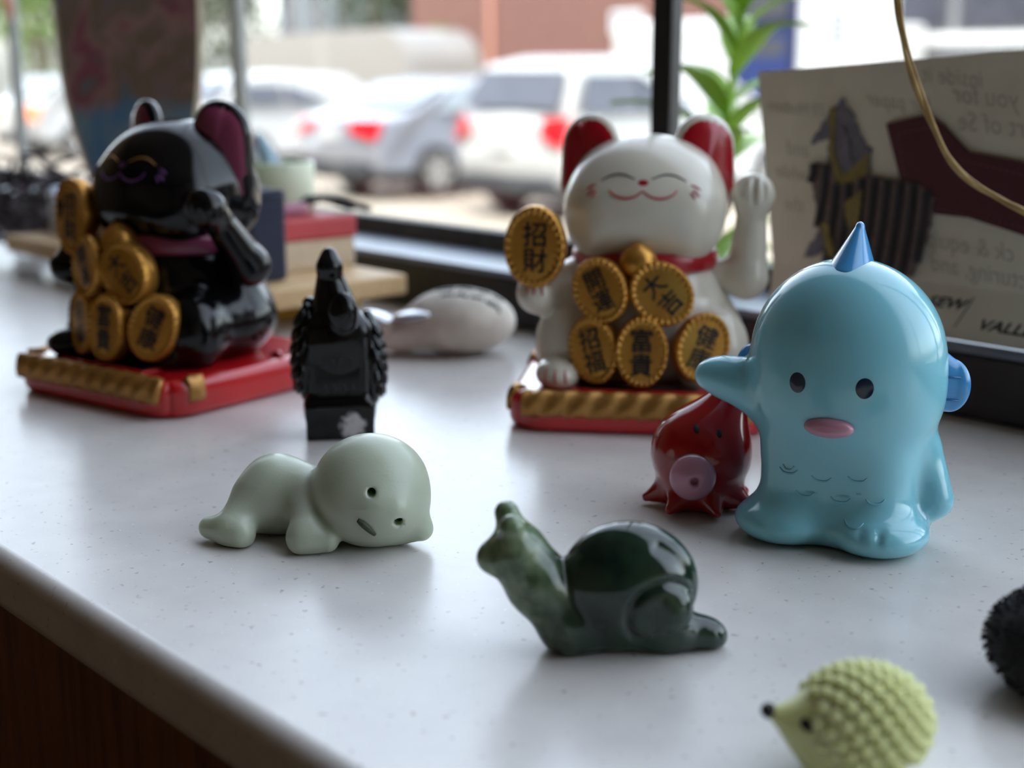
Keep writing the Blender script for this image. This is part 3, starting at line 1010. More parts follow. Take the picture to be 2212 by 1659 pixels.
    arm.rotation_euler = (arm_pitch, 0, 0)
    return t

make_cat('lucky_cat', 'cream white beckoning cat figurine on a red base', M_cream, M_redcol, M_redcol, M_redline, M_darkline, M_redcol, M_claw, 0.0, (.0475, .495, 0), R(-8))
make_cat('lucky_cat', 'glossy black beckoning cat figurine on a red base', M_blackg, M_maroon, M_maroon, M_purple, M_golddull, M_purple, M_blackg, R(40), (-.1275, .531, 0), R(-36), (-.0300, -.0225, .0625)).scale = (1.04, 1.04, 1.04)

# ------------------------------------------------------------------ blue toy: a plain generic fish figure
M_blue = mat('pale_blue_vinyl', (136, 204, 220), .16, (140, 208, 222), 20, coat=.5, sss=.35, sss_r=(.4, .8, 1), sss_scale=.004)
M_blue2 = mat('mid_blue_vinyl', (66, 150, 208), .18, (60, 144, 204), 20, coat=.5, sss=.2, sss_r=(.3, .7, 1), sss_scale=.003)
M_pink = mat('dusty_pink_vinyl', (196, 140, 160), .22, (190, 132, 154), 30, coat=.4, sss=.2, sss_r=(1, .6, .6), sss_scale=.002)
M_eye = mat('dark_bead_paint', (16, 34, 58), .2, (12, 28, 50), 40, coat=.4)
M_scale = mat('lighter_blue_relief', (128, 196, 214), .2, (124, 192, 210), 30, coat=.4)
fish = thing('fish_toy', 'pale blue vinyl fish toy standing upright with a darker head fin', 'toy', (.0862, .3500, 0), R(-24))
ff = union([
    ell((0, .0, .0478), (.0248, .0208, .0254)),
    (ell((0, .001, .0360), (.0232, .0190, .0185)), .008),
    (rbox((0, .001, .0165), (.0200, .0160, .0150), .0115), .007),
    (ell((-.0120, -.0075, .0050), (.0135, .0135, .0062)), .005),
    (ell((.0115, -.0085, .0050), (.0130, .0135, .0062)), .005),
    (ell((0, .005, .0045), (.0215, .0165, .0065)), .006),
    (cap((.0195, .002, .0245), (.0240, .001, .0120), .0055, .0048), .004),
    (cap((-.0190, -.002, .0345), (-.0285, -.003, .0395), .0060, .0060), .004),
    (ell((-.0325, -.0030, .0405), (.0068, .0056, .0050)), .003),
], .006)
for g in ((.0095, -.021), (.0140, -.0205), (-.0125, -.021)):
    ff = cut(ff, cap((g[0], g[1] - .004, .002), (g[0], g[1] + .001, .0085), .0007, .0006), .0010)
fish_body = blob('body', floor_at(ff, 0, .0012), (-.041, -.026, -.002), (.032, .026, .076), .0010, M_blue, fish)
hf = cut(cap((.0, .001, .0690), (.0008, .0040, .0805), .0085, .0016, squash=(.78, 1.2, 1)), ell((0, .0, .03), (.02, .02, .02)), .001)
blob('head_fin', hf, (-.012, -.016, .056), (.012, .018, .086), .0006, M_blue2, fish)
for s in (-1, 1):
    fr = cap((s * .0215, .004, .0425), (s * .0252, .005, .0415), .0088, .0070, squash=(.75, .42, 1))
    e = blob('side_fin', fr, (min(s * .014, s * .036), -.004, .030), (max(s * .014, s * .036), .014, .056), .0006, M_blue2, fish)
    for z in (.0445, .0385):
        a, na = hit(e, s * .0245, z); b, nb = hit(e, s * .0280, z - .0004)
        tube('fin_ray', [a, (a + b) / 2 + na * .0001, b], .00028, mat('fin_ray_blue', (40, 110, 168), .3), e, 6)
for x, z, w in [(-.0105, .0205, .0048), (-.0020, .0195, .0050), (.0070, .0205, .0048), (-.0060, .0150, .0048), (.0030, .0145, .0050), (.0115, .0150, .0045), (-.0105, .0215, .003), (.0070, .0095, .005)]:
    paint_line('scale_relief', fish_body, [(x - w / 2, z), (x - w / 4, z - .0011), (x + w / 4, z - .0011), (x + w / 2, z)], .00030, M_scale, fish_body, 4)
for s in (-1, 1):
    paint_spot('eye', fish_body, oval(s * .0082, .0442, .0021, .0026), M_eye, fish_body, 3)
mth = blob('mouth', cut(ell((0, -.0196, .0335), (.0062, .0028, .0026)), cap((-.006, -.0230, .0335), (.006, -.0230, .0335), .0007, .0007), .0008), (-.008, -.025, .030), (.008, -.015, .037), .0004, M_pink, fish)

# ------------------------------------------------------------------ red octopus toy
M_oct = mat('red_translucent_vinyl', (158, 8, 16), .14, (146, 6, 13), 30, coat=.5, sss=.12, sss_r=(1, .1, .08), sss_scale=.002)
octo = thing('octopus_toy', 'small glossy red octopus toy leaning against the blue toy', 'toy', (.0528, .3745, 0), R(6))
fs = [ell((0, 0, .0150), (.0138, .0132, .0128)), (cap((0.001, 0, .018), (.0095, .0, .0335), .0112, .0042), .006)]
for k in range(7):
    a = 2 * math.pi * (k + .35) / 7
    fs.append((cap((.0085 * math.cos(a), .0085 * math.sin(a), .0045), (.0148 * math.cos(a), .0148 * math.sin(a), .0022), .0046, .0014), .004))
ob_ = blob('body', floor_at(union(fs, .004), 0, .0008), (-.021, -.021, -.002), (.021, .021, .041), .0008, M_oct, octo)
sn = cut(ell((-.0050, -.0122, .0120), (.0064, .0046, .0066)), cap((-.0056, -.020, .0117), (-.0054, -.0150, .0117), .0012, .0010), .0012)
blob('mouth', sn, (-.013, -.019, .003), (.003, -.006, .021), .0005, M_pink, octo)
for x, z in ((-.0038, .0246), (.0022, .0236)):
    paint_spot('eye', ob_, oval(x, z, .0008, .0011, 16), M_ink, ob_, 2)

# ------------------------------------------------------------------ pale green figure lying down
M_jade = mat('pale_green_translucent_plastic', (186, 194, 174), .34, (180, 188, 168), 60, sss=.75, sss_r=(.8, 1, .8), sss_scale=.007, coat=.12, bump=.08, bump_scale=1500)
M_hole = mat('dark_green_recess_shade', (62, 72, 54), .6)  # dark of the eye holes and mouth slit: recess shade put into the colour
baby = thing('lying_figure', 'pale green plastic figure lying on its belly with large head', 'figurine', (-.050, .347, 0), 0)
def L(x, y, z): return (x + .050, y - .347, z)
head_f = union([ell(L(-.0366, .3460, .0140), (.0152, .0140, .0140)), (ell(L(-.0352, .3400, .0100), (.0128, .0098, .0088)), .006), (cap(L(-.0285, .3415, .0050), L(-.0234, .3400, .0046), .0045, .0032), .003),
    (cap(L(-.0335, .3330, .0128), L(-.0300, .3330, .0122), .0018, .0012), .006)], .004)
body_f = union([
    ell(L(-.0630, .3540, .0100), (.0096, .0105, .0100)),
    (cap(L(-.0610, .3530, .0090), L(-.0470, .3500, .0088), .0088, .0085), .006),
    (cap(L(-.0680, .3490, .0085), L(-.0725, .3420, .0042), .0062, .0044), .004),
    (cap(L(-.0785, .3440, .0036), L(-.0695, .3392, .0032), .0030, .0036), .003),
    (cap(L(-.0530, .3460, .0105), L(-.0518, .3360, .0050), .0050, .0046), .004),
    (cap(L(-.0530, .3345, .0036), L(-.0468, .3342, .0034), .0040, .0030), .003)], .004)
fall = union([head_f, (body_f, .0022)], .002)
eyes = [(-.0350, .0170), (-.0284, .0094)]
for ex, ez in eyes:
    fall = cut(fall, cap(L(ex, .325, ez), L(ex, .3345 if ez > .012 else .3340, ez), .00115, .00115), .0003)
bb = blob('body', floor_at(fall, 0, .0010), (-.034, -.020, -.001), (.032, .027, .030), .00062, M_jade, baby)
for ex, ez in eyes:
    paint_spot('eye', bb, oval(*[L(ex, 0, ez)[i] for i in (0, 2)], .00095, .00095, 14), M_hole, bb, 2, off=.00008)
mp = [L(-.0384, 0, .0104), L(-.0366, 0, .0090), L(-.0343, 0, .0063)]
paint_line('mouth', bb, [(p[0], p[2]) for p in mp], .0009, M_hole, bb, 6)

# ------------------------------------------------------------------ jade snail
def jade_mat():
    m = mat('dark_green_jade', (18, 36, 30), .10, (38, 62, 46), 120, coat=.15, sss=.2, sss_r=(.5, 1, .6), sss_scale=.004, lo=.38, hi=.72, detail=6)
    nt = m.node_tree; b = nt.nodes['Principled BSDF']
    base = b.inputs['Base Color'].links[0].from_socket
    tc = [n for n in nt.nodes if n.type == 'TEX_COORD'][0]
    # paler mottled green at the head: light through thin stone, put into the colour
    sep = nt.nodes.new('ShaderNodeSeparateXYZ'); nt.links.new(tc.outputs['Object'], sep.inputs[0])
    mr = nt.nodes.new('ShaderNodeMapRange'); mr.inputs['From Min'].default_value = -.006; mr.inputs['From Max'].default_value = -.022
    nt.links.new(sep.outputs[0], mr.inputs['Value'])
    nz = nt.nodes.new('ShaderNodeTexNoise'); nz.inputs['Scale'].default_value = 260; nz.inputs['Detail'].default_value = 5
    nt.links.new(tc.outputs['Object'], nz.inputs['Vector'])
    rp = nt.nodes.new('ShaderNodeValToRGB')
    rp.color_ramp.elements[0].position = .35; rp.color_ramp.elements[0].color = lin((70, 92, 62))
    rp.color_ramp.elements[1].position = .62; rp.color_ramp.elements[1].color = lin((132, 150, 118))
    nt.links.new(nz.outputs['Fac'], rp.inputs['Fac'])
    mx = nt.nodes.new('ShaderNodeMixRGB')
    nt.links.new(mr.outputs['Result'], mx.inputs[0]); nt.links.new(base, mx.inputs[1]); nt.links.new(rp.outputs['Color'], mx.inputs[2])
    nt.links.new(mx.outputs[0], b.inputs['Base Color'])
    return m
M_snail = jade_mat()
sn_ = thing('stone_snail', 'polished dark green stone snail with raised head', 'figurine', (.0200, .2750, 0), R(2))
X0 = .0200
def S(x, z, y=0.0): return (x - X0, y, z)
sp = []                                   # spiral groove in the x-z plane of the shell
for i in range(150):
    a = R(40) + R(2.6) * i
    r = .0058 + .0064 * (i / 149) ** 1.5
    sp.append((.0322 - .0070 * (i / 149) ** 1.6 - X0 + r * math.cos(a), .0108 + .0022 * (i / 149) + r * math.sin(a)))
SPA = np.array(sp)
shell0 = ell(S(.0243, .0144), (.0148, .0092, .0136))
def shell(p):
    d = shell0(p)
    near = (np.abs(d) < .003)
    out = d.copy()
    q = p[near][:, [0, 2]]
    if len(q):
        dist = np.full(len(q), 1.0)
        for k in range(len(SPA)):
            dist = np.minimum(dist, np.hypot(q[:, 0] - SPA[k, 0], q[:, 1] - SPA[k, 1]))
        side = np.clip((np.abs(p[near][:, 1]) - .0025) / .003, 0, 1)
        out[near] = d[near] + .0010 * side * np.exp(-(dist / .0010) ** 2)
    return out
whorl = ell(S(.0325, .0108, -.0050), (.0050, .0034, .0052))
foot = union([
    cap(S(.0128, .0052), S(.0330, .0046), .0056, .0052),
    (cap(S(.0330, .0040), S(.0415, .0030), .0044, .0034), .004),
    (cap(S(.0405, .0034), S(.0432, .0024), .0030, .0024), .002),
    (cap(S(.0120, .0070), S(.0055, .0150), .0068, .0062), .005),
    (cap(S(.0055, .0150), S(.0014, .0215), .0062, .0060), .004),
    (cap(S(.0005, .0218), S(-.0044, .0206), .0050, .0030), .004),
    (cap(S(.0008, .0240, -.0026), S(-.0002, .0285, -.0036), .0034, .0026), .002),
    (cap(S(.0008, .0240, .0026), S(-.0010, .0292, .0036), .0034, .0026), .002),
], .004)
snf = union([foot, (shell, .0012), (whorl, .0010)], .002)
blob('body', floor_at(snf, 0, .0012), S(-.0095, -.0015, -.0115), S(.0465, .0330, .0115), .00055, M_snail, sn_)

# ------------------------------------------------------------------ rubber hedgehog
M_hedge = mat('pale_yellow_green_rubber', (214, 218, 156), .45, (206, 210, 144), 200, sss=.5, sss_r=(1, 1, .4), sss_scale=.003)
hog = thing('rubber_hedgehog', 'pale yellow green rubber hedgehog with black nose', 'toy', (.0607, .2225, 0), R(6))
hb = blob('body', floor_at(union([ell((0, 0, .0092), (.0118, .0092, .0098)), (cap((-.0075, 0, .0082), (-.0158, 0, .0118), .0066, .0014), .004)], .004), 0, .001), (-.019, -.011, -.001), (.014, .011, .021), .0006, M_hedge, hog)
SPM = lathe('spine', [(.0018, -.0010), (.0015, .0002), (.0009, .0010), (.0001, .0014)], M_hedge, hb, 8)
sp_me = SPM.data; bpy.data.objects.remove(SPM, do_unlink=True)
ga = math.pi * (3 - 5 ** .5)
N = 210; cnt = 0
for i in range(N):
    u = 1 - 2 * (i + .5) / N
    r = math.sqrt(1 - u * u); a = i * ga
    d = Vector((u, r * math.cos(a), r * math.sin(a)))
    if d.x < -.80 + .45 * max(0, -d.z) or d.z < -.6: continue
    p = Vector((d.x * .0118, d.y * .0092, .0092 + d.z * .0098))
    nrm = Vector((d.x / .0118, d.y / .0092, d.z / .0098)).normalized()
    nrm = (nrm + Vector((.35, 0, .15))).normalized()
    o = link(bpy.data.objects.new('spine', sp_me), hb)
    o.location = p
    o.rotation_mode = 'QUATERNION'; o.rotation_quaternion = nrm.to_track_quat('Z', 'Y')
blob('nose', ell((-.0166, 0, .0122), (.0014, .0014, .0014)), (-.019, -.002, .010), (-.0145, .002, .0145), .00025, M_ink, hog)
for s in (-1, 1):
    paint_spot('eye', hb, oval(-.0112, .0114, .0010, .0010, 16), M_ink, hb, 2, d=(0, -s, 0))

# ------------------------------------------------------------------ black stone bird
def obsid_mat():
    m = mat('black_obsidian', (5, 5, 7), .10, (11, 10, 12), 90, spec=.4)
    nt = m.node_tree; b = nt.nodes['Principled BSDF']
    base = b.inputs['Base Color'].links[0].from_socket
    tc = [n for n in nt.nodes if n.type == 'TEX_COORD'][0]
    vm = nt.nodes.new('ShaderNodeVectorMath'); vm.operation = 'DISTANCE'; vm.inputs[1].default_value = (.0040, -.0100, .0050)
    nz = nt.nodes.new('ShaderNodeTexNoise'); nz.inputs['Scale'].default_value = 420; nz.inputs['Detail'].default_value = 6
    nt.links.new(tc.outputs['Object'], vm.inputs[0]); nt.links.new(tc.outputs['Object'], nz.inputs['Vector'])
    mr = nt.nodes.new('ShaderNodeMapRange'); mr.inputs['From Min'].default_value = .0075; mr.inputs['From Max'].default_value = .0010
    nt.links.new(vm.outputs['Value'], mr.inputs['Value'])
    mu = nt.nodes.new('ShaderNodeMath'); mu.operation = 'MULTIPLY'
    nt.links.new(mr.outputs[0], mu.inputs[0]); nt.links.new(nz.outputs['Fac'], mu.inputs[1])
    rp = nt.nodes.new('ShaderNodeValToRGB'); rp.color_ramp.elements[0].position = .20; rp.color_ramp.elements[1].position = .36
    nt.links.new(mu.outputs[0], rp.inputs['Fac'])
    mx = nt.nodes.new('ShaderNodeMixRGB'); mx.inputs[2].default_value = lin((196, 192, 194))
    nt.links.new(rp.outputs['Color'], mx.inputs[0]); nt.links.new(base, mx.inputs[1])
    nt.links.new(mx.outputs[0], b.inputs['Base Color'])
    return m
M_obs = obsid_mat()
bird = thing('stone_bird', 'glossy black stone carving of a bird on a block with a white vein', 'figurine', (-.0577, .4530, 0), R(7))
bf = union([
    rbox((.0, 0, .0060), (.0112, .0095, .0062), .0010),
    (rbox((0, .001, .0230), (.0110, .0094, .0170), .0040), .004),
    (cap((.0, .0, .034), (-.0022, -.001, .0545), .0104, .0042), .004),
    (ell((-.0022, -.0030, .0570), (.0044, .0040, .0040)), .0015),
    (ell((-.0022, -.0010, .0600), (.0028, .0030, .0032)), .002),
    (ell((.0018, -.0094, .0430), (.0048, .0036, .0066)), .0012),
], .003)
bird_b = blob('body', floor_at(bf, 0, .0004), (-.014, -.0145, -.001), (.014, .012, .066), .0007, M_obs, bird)
for s, zs in ((-1, 1.0), (1, .9)):
    wf = union([ell((s * .0098, .001, .0300 * zs), (.0042, .0078, .0150)), ell((s * .0105, .000, .0235 * zs), (.0040, .0070, .0125))], .003)
    wg = blob('wing', wf, (min(s * .005, s * .019), -.010, .006), (max(s * .005, s * .019), .013, .050), .0007, M_obs, bird)
    fm = None
    for r in range(6):
        for c in range(4):
            y = -.0062 + c * .0034 + (r % 2) * .0016; z = (.0400 - r * .0043) * zs
            o = lathe('feather', [(.0002, -.0008), (.0016, -.0003), (.0019, .0003), (.0012, .0008), (.0002, .001)], M_obs, wg, 10, 1, 1.9) if fm is None else link(bpy.data.objects.new('feather', fm), wg)
            fm = o.data
            loc, nor = hit(wg, y, z, (-s, 0, 0))
            o.location = loc
            o.rotation_mode = 'QUATERNION'; o.rotation_quaternion = (nor + Vector((0, 0, .35))).to_track_quat('Z', 'Y')
for r, z in enumerate((.0262, .0172)):
    for k in range(4):
        x = -.0052 + k * .0030 + r * .0004
        paint_line('chest_feather', bird_b, [(x, z + .0016), (x + .0002, z), (x - .0002, z - .0017)], .00045, M_ink, bird_b, 4)
for k in range(4):
    o = blob('crest_knob', ell((-.0090 - .0012 * (k % 2), .003 + .0008 * k, .0440 - k * .0030), (.0026, .0030, .0024)), (-.016, -.002, .028), (-.007, .010, .048), .0006, M_obs, bird)

# ------------------------------------------------------------------ greeting card on the window ledge
M_card = mat('cream_card_stock', (222, 215, 196), .8, (214, 207, 188), 60, bump=.15, bump_scale=2500)
M_pencil = mat('faint_handwriting', (184, 176, 160), .8)
M_print = mat('black_print', (38, 40, 40), .7)
M_leather = mat('dark_red_leather', (84, 24, 38), .5, (70, 18, 32), 700, bump=.4, bump_scale=2400)
M_stitch = mat('pale_red_thread', (128, 74, 84), .7)
M_greyfab = mat('grey_print_fabric', (128, 124, 132), .9, (108, 104, 116), 500, bump=.5, bump_scale=3000)
M_yelfab = mat('mustard_print_fabric', (150, 132, 78), .9, (122, 108, 66), 500, bump=.5, bump_scale=3000)
M_cord = mat('black_corduroy', (40, 38, 42), .95, (62, 54, 56), 900, sheen=.3, bump=.6, bump_scale=4000)
M_cordv = mat('corduroy_valley', (136, 116, 112), .95, (112, 92, 90), 900, bump=.6, bump_scale=4000)
card = thing('greeting_card', 'cream handwritten card with leather and corduroy patches leaning at the window', 'card', (0, 0, 0), WA)
def panel(nm, quad, m, parent, th=.0005):
    a, b, c, d = [Vector(q) for q in quad]
    nv = (b - a).cross(d - a).normalized() * th
    V = [a, b, c, d, a - nv, b - nv, c - nv, d - nv]
    return mesh_obj(nm, V, [(0, 1, 2, 3), (7, 6, 5, 4), (0, 4, 5, 1), (1, 5, 6, 2), (2, 6, 7, 3), (3, 7, 4, 0)], m, parent, smooth=False)
ZB = .045
def cn(z): return .4435 + (z - ZB) * .1 if z >= ZB else .4435 - (ZB - z) * .42
up_ = panel('upper_panel', [(-.3378, cn(ZB), ZB), (-.155, cn(ZB), ZB), (-.166, cn(.131), .131), (-.3548, cn(.1187), .1187)], M_card, card)
lo_ = panel('lower_panel', [(-.3335, cn(.0273), .0273), (-.153, cn(.0273), .0273), (-.155, cn(ZB), ZB), (-.3378, cn(ZB), ZB)], M_card, card)
YU = Vector((0, .1, 1)).normalized(); ZU = Vector((1, 0, 0)).cross(YU)
YL = Vector((0, .42, 1)).normalized(); ZL = Vector((1, 0, 0)).cross(YL)
def card_m(s, z, off):
    y, w = (YU, ZU) if z >= ZB else (YL, ZL)
    o = Vector((s, cn(z), z)) + w * off
    return Matrix(((1, y.x, w.x, o.x), (0, y.y, w.y, o.y), (0, y.z, w.z, o.z), (0, 0, 0, 1)))
def patch(nm, poly, m, parent, off, th=.0007, fray=0.0):
    rr = random.Random(len(poly))
    pts = []
    n = len(poly)
    for i in range(n):
        a, b = poly[i], poly[(i + 1) % n]
        k = 1 if not fray else max(1, int(math.hypot(b[0] - a[0], b[1] - a[1]) / .0012))
        for j in range(k):
            t = j / k
            pts.append((a[0] + (b[0] - a[0]) * t + rr.uniform(-fray, fray), a[1] + (b[1] - a[1]) * t + rr.uniform(-fray, fray)))
    bm = bmesh.new()
    M0 = card_m(0, ZB, off)
    vs_ = [bm.verts.new(M0 @ Vector((s, (z - ZB) * math.sqrt(1.01), 0))) for s, z in pts]
    f = bm.faces.new(vs_)
    ex = bmesh.ops.extrude_face_region(bm, geom=[f])
    for v in ex['geom']:
        if isinstance(v, bmesh.types.BMVert): v.co += ZU * th
    bmesh.ops.triangulate(bm, faces=[q for q in bm.faces if len(q.verts) > 4])
    return bm_obj(nm, bm, m, parent)
leather = patch('leather_patch', [(-.2925, .1002), (-.2759, .1039), (-.2692, .1005), (-.2582, .0916), (-.2243, .0873), (-.19, .088), (-.188, .058), (-.222, .0622), (-.2407, .0661), (-.2549, .0689), (-.2686, .0692), (-.2739, .0774), (-.2837, .0802)], M_leather, card, .0004, .0012)
sts = []
for (s0, z0), (s1, z1) in [((-.2872, .0967), (-.2728, .0996)), ((-.2868, .0967), (-.2822, .0811)), ((-.261, .0888), (-.2288, .0834)), ((-.2679, .0712), (-.2273, .0667))]:
    L_ = math.hypot(s1 - s0, z1 - z0); k = int(L_ / .0024)
    for i in range(k):
        t0, t1 = (i + .15) / k, (i + .8) / k
        p = [card_m(s0 + (s1 - s0) * t, z0 + (z1 - z0) * t, .0017) @ Vector((0, 0, 0)) for t in (t0, t1)]
        sts.append((p, .00022))
join_tubes('stitching', sts, M_stitch, leather, 5)
patch('grey_fabric_patch', [(-.3132, .1091), (-.3075, .1036), (-.3046, .0969), (-.2981, .0904), (-.2965, .0777), (-.3025, .0635), (-.3160, .050), (-.3235, .0480), (-.3169, .0600), (-.3169, .0765), (-.3169, .0939), (-.3256, .091), (-.3214, .099)], M_greyfab, card, .0004, .0006, .0006)
# corduroy: a backing with upright ridges, each ridge its own strip
cpoly = [(-.3244, .0845), (-.3141, .084), (-.3105, .076), (-.2965, .0811), (-.275, .079), (-.269, .0745), (-.2698, .0595), (-.2744, .0460), (-.2814, .0462), (-.312, .0475), (-.3171, .0623)]
cord = patch('corduroy_patch', cpoly, M_cordv, card, .0011, .0008, .0005)
def span(poly, s):
    zs = []
    for i in range(len(poly)):
        (a0, b0), (a1, b1) = poly[i], poly[(i + 1) % len(poly)]
        if (a0 - s) * (a1 - s) < 0: zs.append(b0 + (b1 - b0) * (s - a0) / (a1 - a0))
    return (min(zs), max(zs)) if len(zs) >= 2 else None
for i in range(10):
    s = -.3220 + i * .0055
    sp_ = span(cpoly, s)
    if not sp_: continue
    z0, z1 = sp_
    P = [card_m(s + .0012 * math.sin(t * 2.2) - .0006, max(ZB, z0 + (z1 - z0) * t), .0019) @ Vector((0, 0, 0)) for t in [k / 8 for k in range(9)]]
    tube('ridge', P, .0018, M_cord, cord, 8)
for pl_ in ([(-.318, .1051), (-.3151, .1057), (-.3136, .0889), (-.3085, .0805), (-.2985, .0895), (-.2976, .0824), (-.3043, .0755), (-.3105, .0751), (-.3161, .0888)], [(-.3054, .0703), (-.2982, .0759), (-.2983, .0621), (-.3024, .0618)], [(-.315, .0625), (-.3118, .0628), (-.307, .0504), (-.3104, .0501)]):
    patch('mustard_fabric_strip', pl_, M_yelfab, card, .0034 if pl_[0][1] < .09 else .0012, .0004, .0004)
patch('fabric_tip', [(-.3108, .0985), (-.3068, .093), (-.3052, .086), (-.3095, .0835), (-.3118, .090)], M_greyfab, card, .0017, .0004, .0004)
for word, s, z, sz in [('inside it', -.2687, .1173, .0085), ('you for', -.2547, .1096, .0095), ('part of Se', -.2470, .1000, .0095), ("paper I'll Hudson", -.3260, .1040, .0070), ('for paper', -.2894, .1075, .0080), ('and', -.3317, .0899, .0085), ('ck & equip', -.2540, .0585, .0090), ('cturing, and', -.2500, .0500, .0088), ('while', -.3334, .0805, .0080), ('the', -.3305, .0685, .0080), ('made by', -.2250, .1130, .0085), ('this', -.2150, .1050, .0085)]:
    me = text_data(word, sz, 0, 0, .35, 1, 2)
    me.materials.append(M_pencil)
    o = link(bpy.data.objects.new('handwriting', me), up_)
    o.matrix_local = card_m(s, z, .00012) @ Matrix.Diagonal((-.9, 1, 1, 1)) @ Matrix.Rotation(R(4), 4, 'Z')
for word, s, z in [('SEW', -.2583, .0389), ('VALLEY', -.2310, .0333)]:
    src = text_data(word, .0068, .00018, 0, .35, 1, 2)
    src.materials.append(M_print)
    o = link(bpy.data.objects.new('printed_lettering', src), lo_)
    o.matrix_local = card_m(s, z, .00012) @ Matrix.Diagonal((1.08, .8, 1, 1))
p0 = card_m(-.2491, .0417, .0002).translation; p1 = card_m(-.2533, .0312, .0002).translation
tube('printed_rule', [p0, (p0 + p1) / 2, p1], .00016, M_print, lo_, 5)

# ------------------------------------------------------------------ raffia strand hanging in front of the card
M_raf = wood_mat('straw_raffia', (196, 164, 104), (158, 122, 66), .6, 120, (1, 1, 1))
rp_ = [(.1120, .425, .40), (.1128, .428, .26), (.1140, .432, .165), (.1164, .435, .1402), (.1188, .435, .128), (.1232, .435, .1156), (.129, .4345, .103), (.1354, .434, .0924), (.1431, .432, .0846), (.1507, .428, .0803), (.1601, .42, .0745), (.175, .408, .060), (.19, .395, .03), (.205, .380, .0010)]
rp2 = bez(rp_, 8)
raf = thing('raffia_strand', 'single dry straw strand hanging in front of the card', 'strand', (0, 0, 0))
tube('fibre', rp2, [.00085 + .0003 * math.sin(i * .35) for i in range(len(rp2))], M_raf, raf, 8)
tube('fibre', [p + Vector((.0009 + .0004 * math.sin(i * .21), -.0004, .0003 * math.cos(i * .3))) for i, p in enumerate(rp2)], [.0006 + .0002 * math.sin(i * .27 + 1) for i in range(len(rp2))], M_raf, raf, 6)
tube('hook', [rp2[0] + Vector((0, 0, .0)), rp2[0] + Vector((0, 0, .6)), rp2[0] + Vector((0, 0, 1.349))], .0004, M_raf, raf, 6)

# ------------------------------------------------------------------ pebble with writing, silver charm
M_peb = mat('pale_grey_pebble', (228, 220, 207), .75, (206, 198, 186), 90, bump=.25, bump_scale=900, detail=6)
M_silver = mat('polished_silver', (206, 208, 212), .22, (186, 188, 192), 60, metal=.85)
peb = thing('painted_pebble', 'pale grey pebble with handwritten words on top', 'stone', (-.0225, .590, 0), R(-8))
pf = union([ell((0, 0, .0140), (.0242, .0190, .0142)), (ell((-.024, -.003, .0085), (.0160, .0135, .0082)), .006)], .006)
peb_b = blob('body', floor_at(pf, 0, .003), (-.043, -.022, -.001), (.027, .022, .031), .0009, M_peb, peb)
def hit_down(o, x, y):
    loc, nor, i, d = BVH[o.name].ray_cast(Vector((x, y, .2)), Vector((0, 0, -1)))
    return loc + nor * .0001
rs = random.Random(11)
for row, (y, x0, x1) in enumerate([(.005, -.012, .013), (-.002, -.009, .016), (-.0085, -.006, .014)]):
    x = x0
    while x < x1:
        w = rs.uniform(.004, .007)
        P = []
        k = int(w / .0007)
        for i in range(k + 1):
            P.append(hit_down(peb_b, x + w * i / k, y + (.0014 if i % 2 else -.0010) * rs.uniform(.3, 1.3)))
        if len(P) > 2: tube('handwriting', bez(P, 3), .00050, M_ink, peb_b, 5)
        x += w + .0016
charm = thing('silver_charm', 'shiny silver double leaf charm lying on the low end of the pebble', 'charm', (-.0500, .5835, .0135), R(-15))
blob('leaf', ell((.009, 0, .0040), (.0100, .0070, .0026), (0, R(-8), 0)), (-.004, -.010, -.002), (.022, .010, .010), .0007, M_silver, charm)
blob('leaf', ell((-.008, .002, .0022), (.0078, .0062, .0024), (0, R(16), 0)), (-.018, -.008, -.004), (.002, .011, .010), .0007, M_silver, charm)

# ------------------------------------------------------------------ stack of boxes and boards by the window
def witem(name, label, cat, lo, hi, m, bevel=.0008, group=None):
    o = wbox(name, lo, hi, m, None, bevel, 2)
    return tag(o, label, cat, group)
M_yellow = mat('mustard_yellow_card', (206, 164, 28), .6, (194, 150, 20), 40)
M_oak = wood_mat('pale_pine', (212, 180, 134), (190, 154, 106), .55, 30, (1, 14, 14))
M_birch = wood_mat('pale_birch', (208, 188, 162), (192, 170, 142), .6, 30, (1, 14, 14))
M_redbox = mat('soft_red_card', (190, 62, 66), .55, (178, 54, 58), 50, bump=.2)
M_navy = mat('navy_woven_cloth', (34, 42, 66), .95, (22, 28, 48), 900, bump=.8, bump_scale=1600, sheen=.3)
M_mint = mat('pale_mint_ceramic', (204, 209, 188), .4, (196, 201, 178), 30, sss=.3, sss_r=(.8, 1, .8), sss_scale=.004)
yb = thing('yellow_box', 'mustard yellow flat box under the pine board', 'box', (0, 0, 0), WA)
wbox('tray', (-.78, .357, .0002), (-.572, .411, .0075), M_yellow, yb, .0006, 2)
wbox('lid', (-.781, .3562, .0078), (-.571, .4118, .0124), M_yellow, yb, .0006, 2)
bd = thing('pine_board', 'pale pine board lying on the yellow box', 'board', (0, 0, 0), WA)
wbox('plank', (-.825, .332, .0126), (-.533, .4115, .0224), M_oak, bd, .0016, 3)
rb = thing('red_lidded_box', 'pale wooden box with a soft red lid on the pine board', 'box', (0, 0, 0), WA)
wbox('box_body', (-.79, .367, .0226), (-.577, .412, .0368), M_birch, rb, .0008, 2)
wbox('lid', (-.791, .366, .0370), (-.576, .413, .0478), M_redbox, rb, .0016, 3)
nv = thing('navy_cloth_block', 'upright navy cloth covered block standing on the pine board', 'block', W(-.5635, .346, .0226), WA)
nvb = blob('cloth_cover', rbox((0, 0, .0215), (.0112, .0100, .0213), .0022), (-.013, -.012, -.001), (.013, .012, .045), .0007, M_navy, nv)
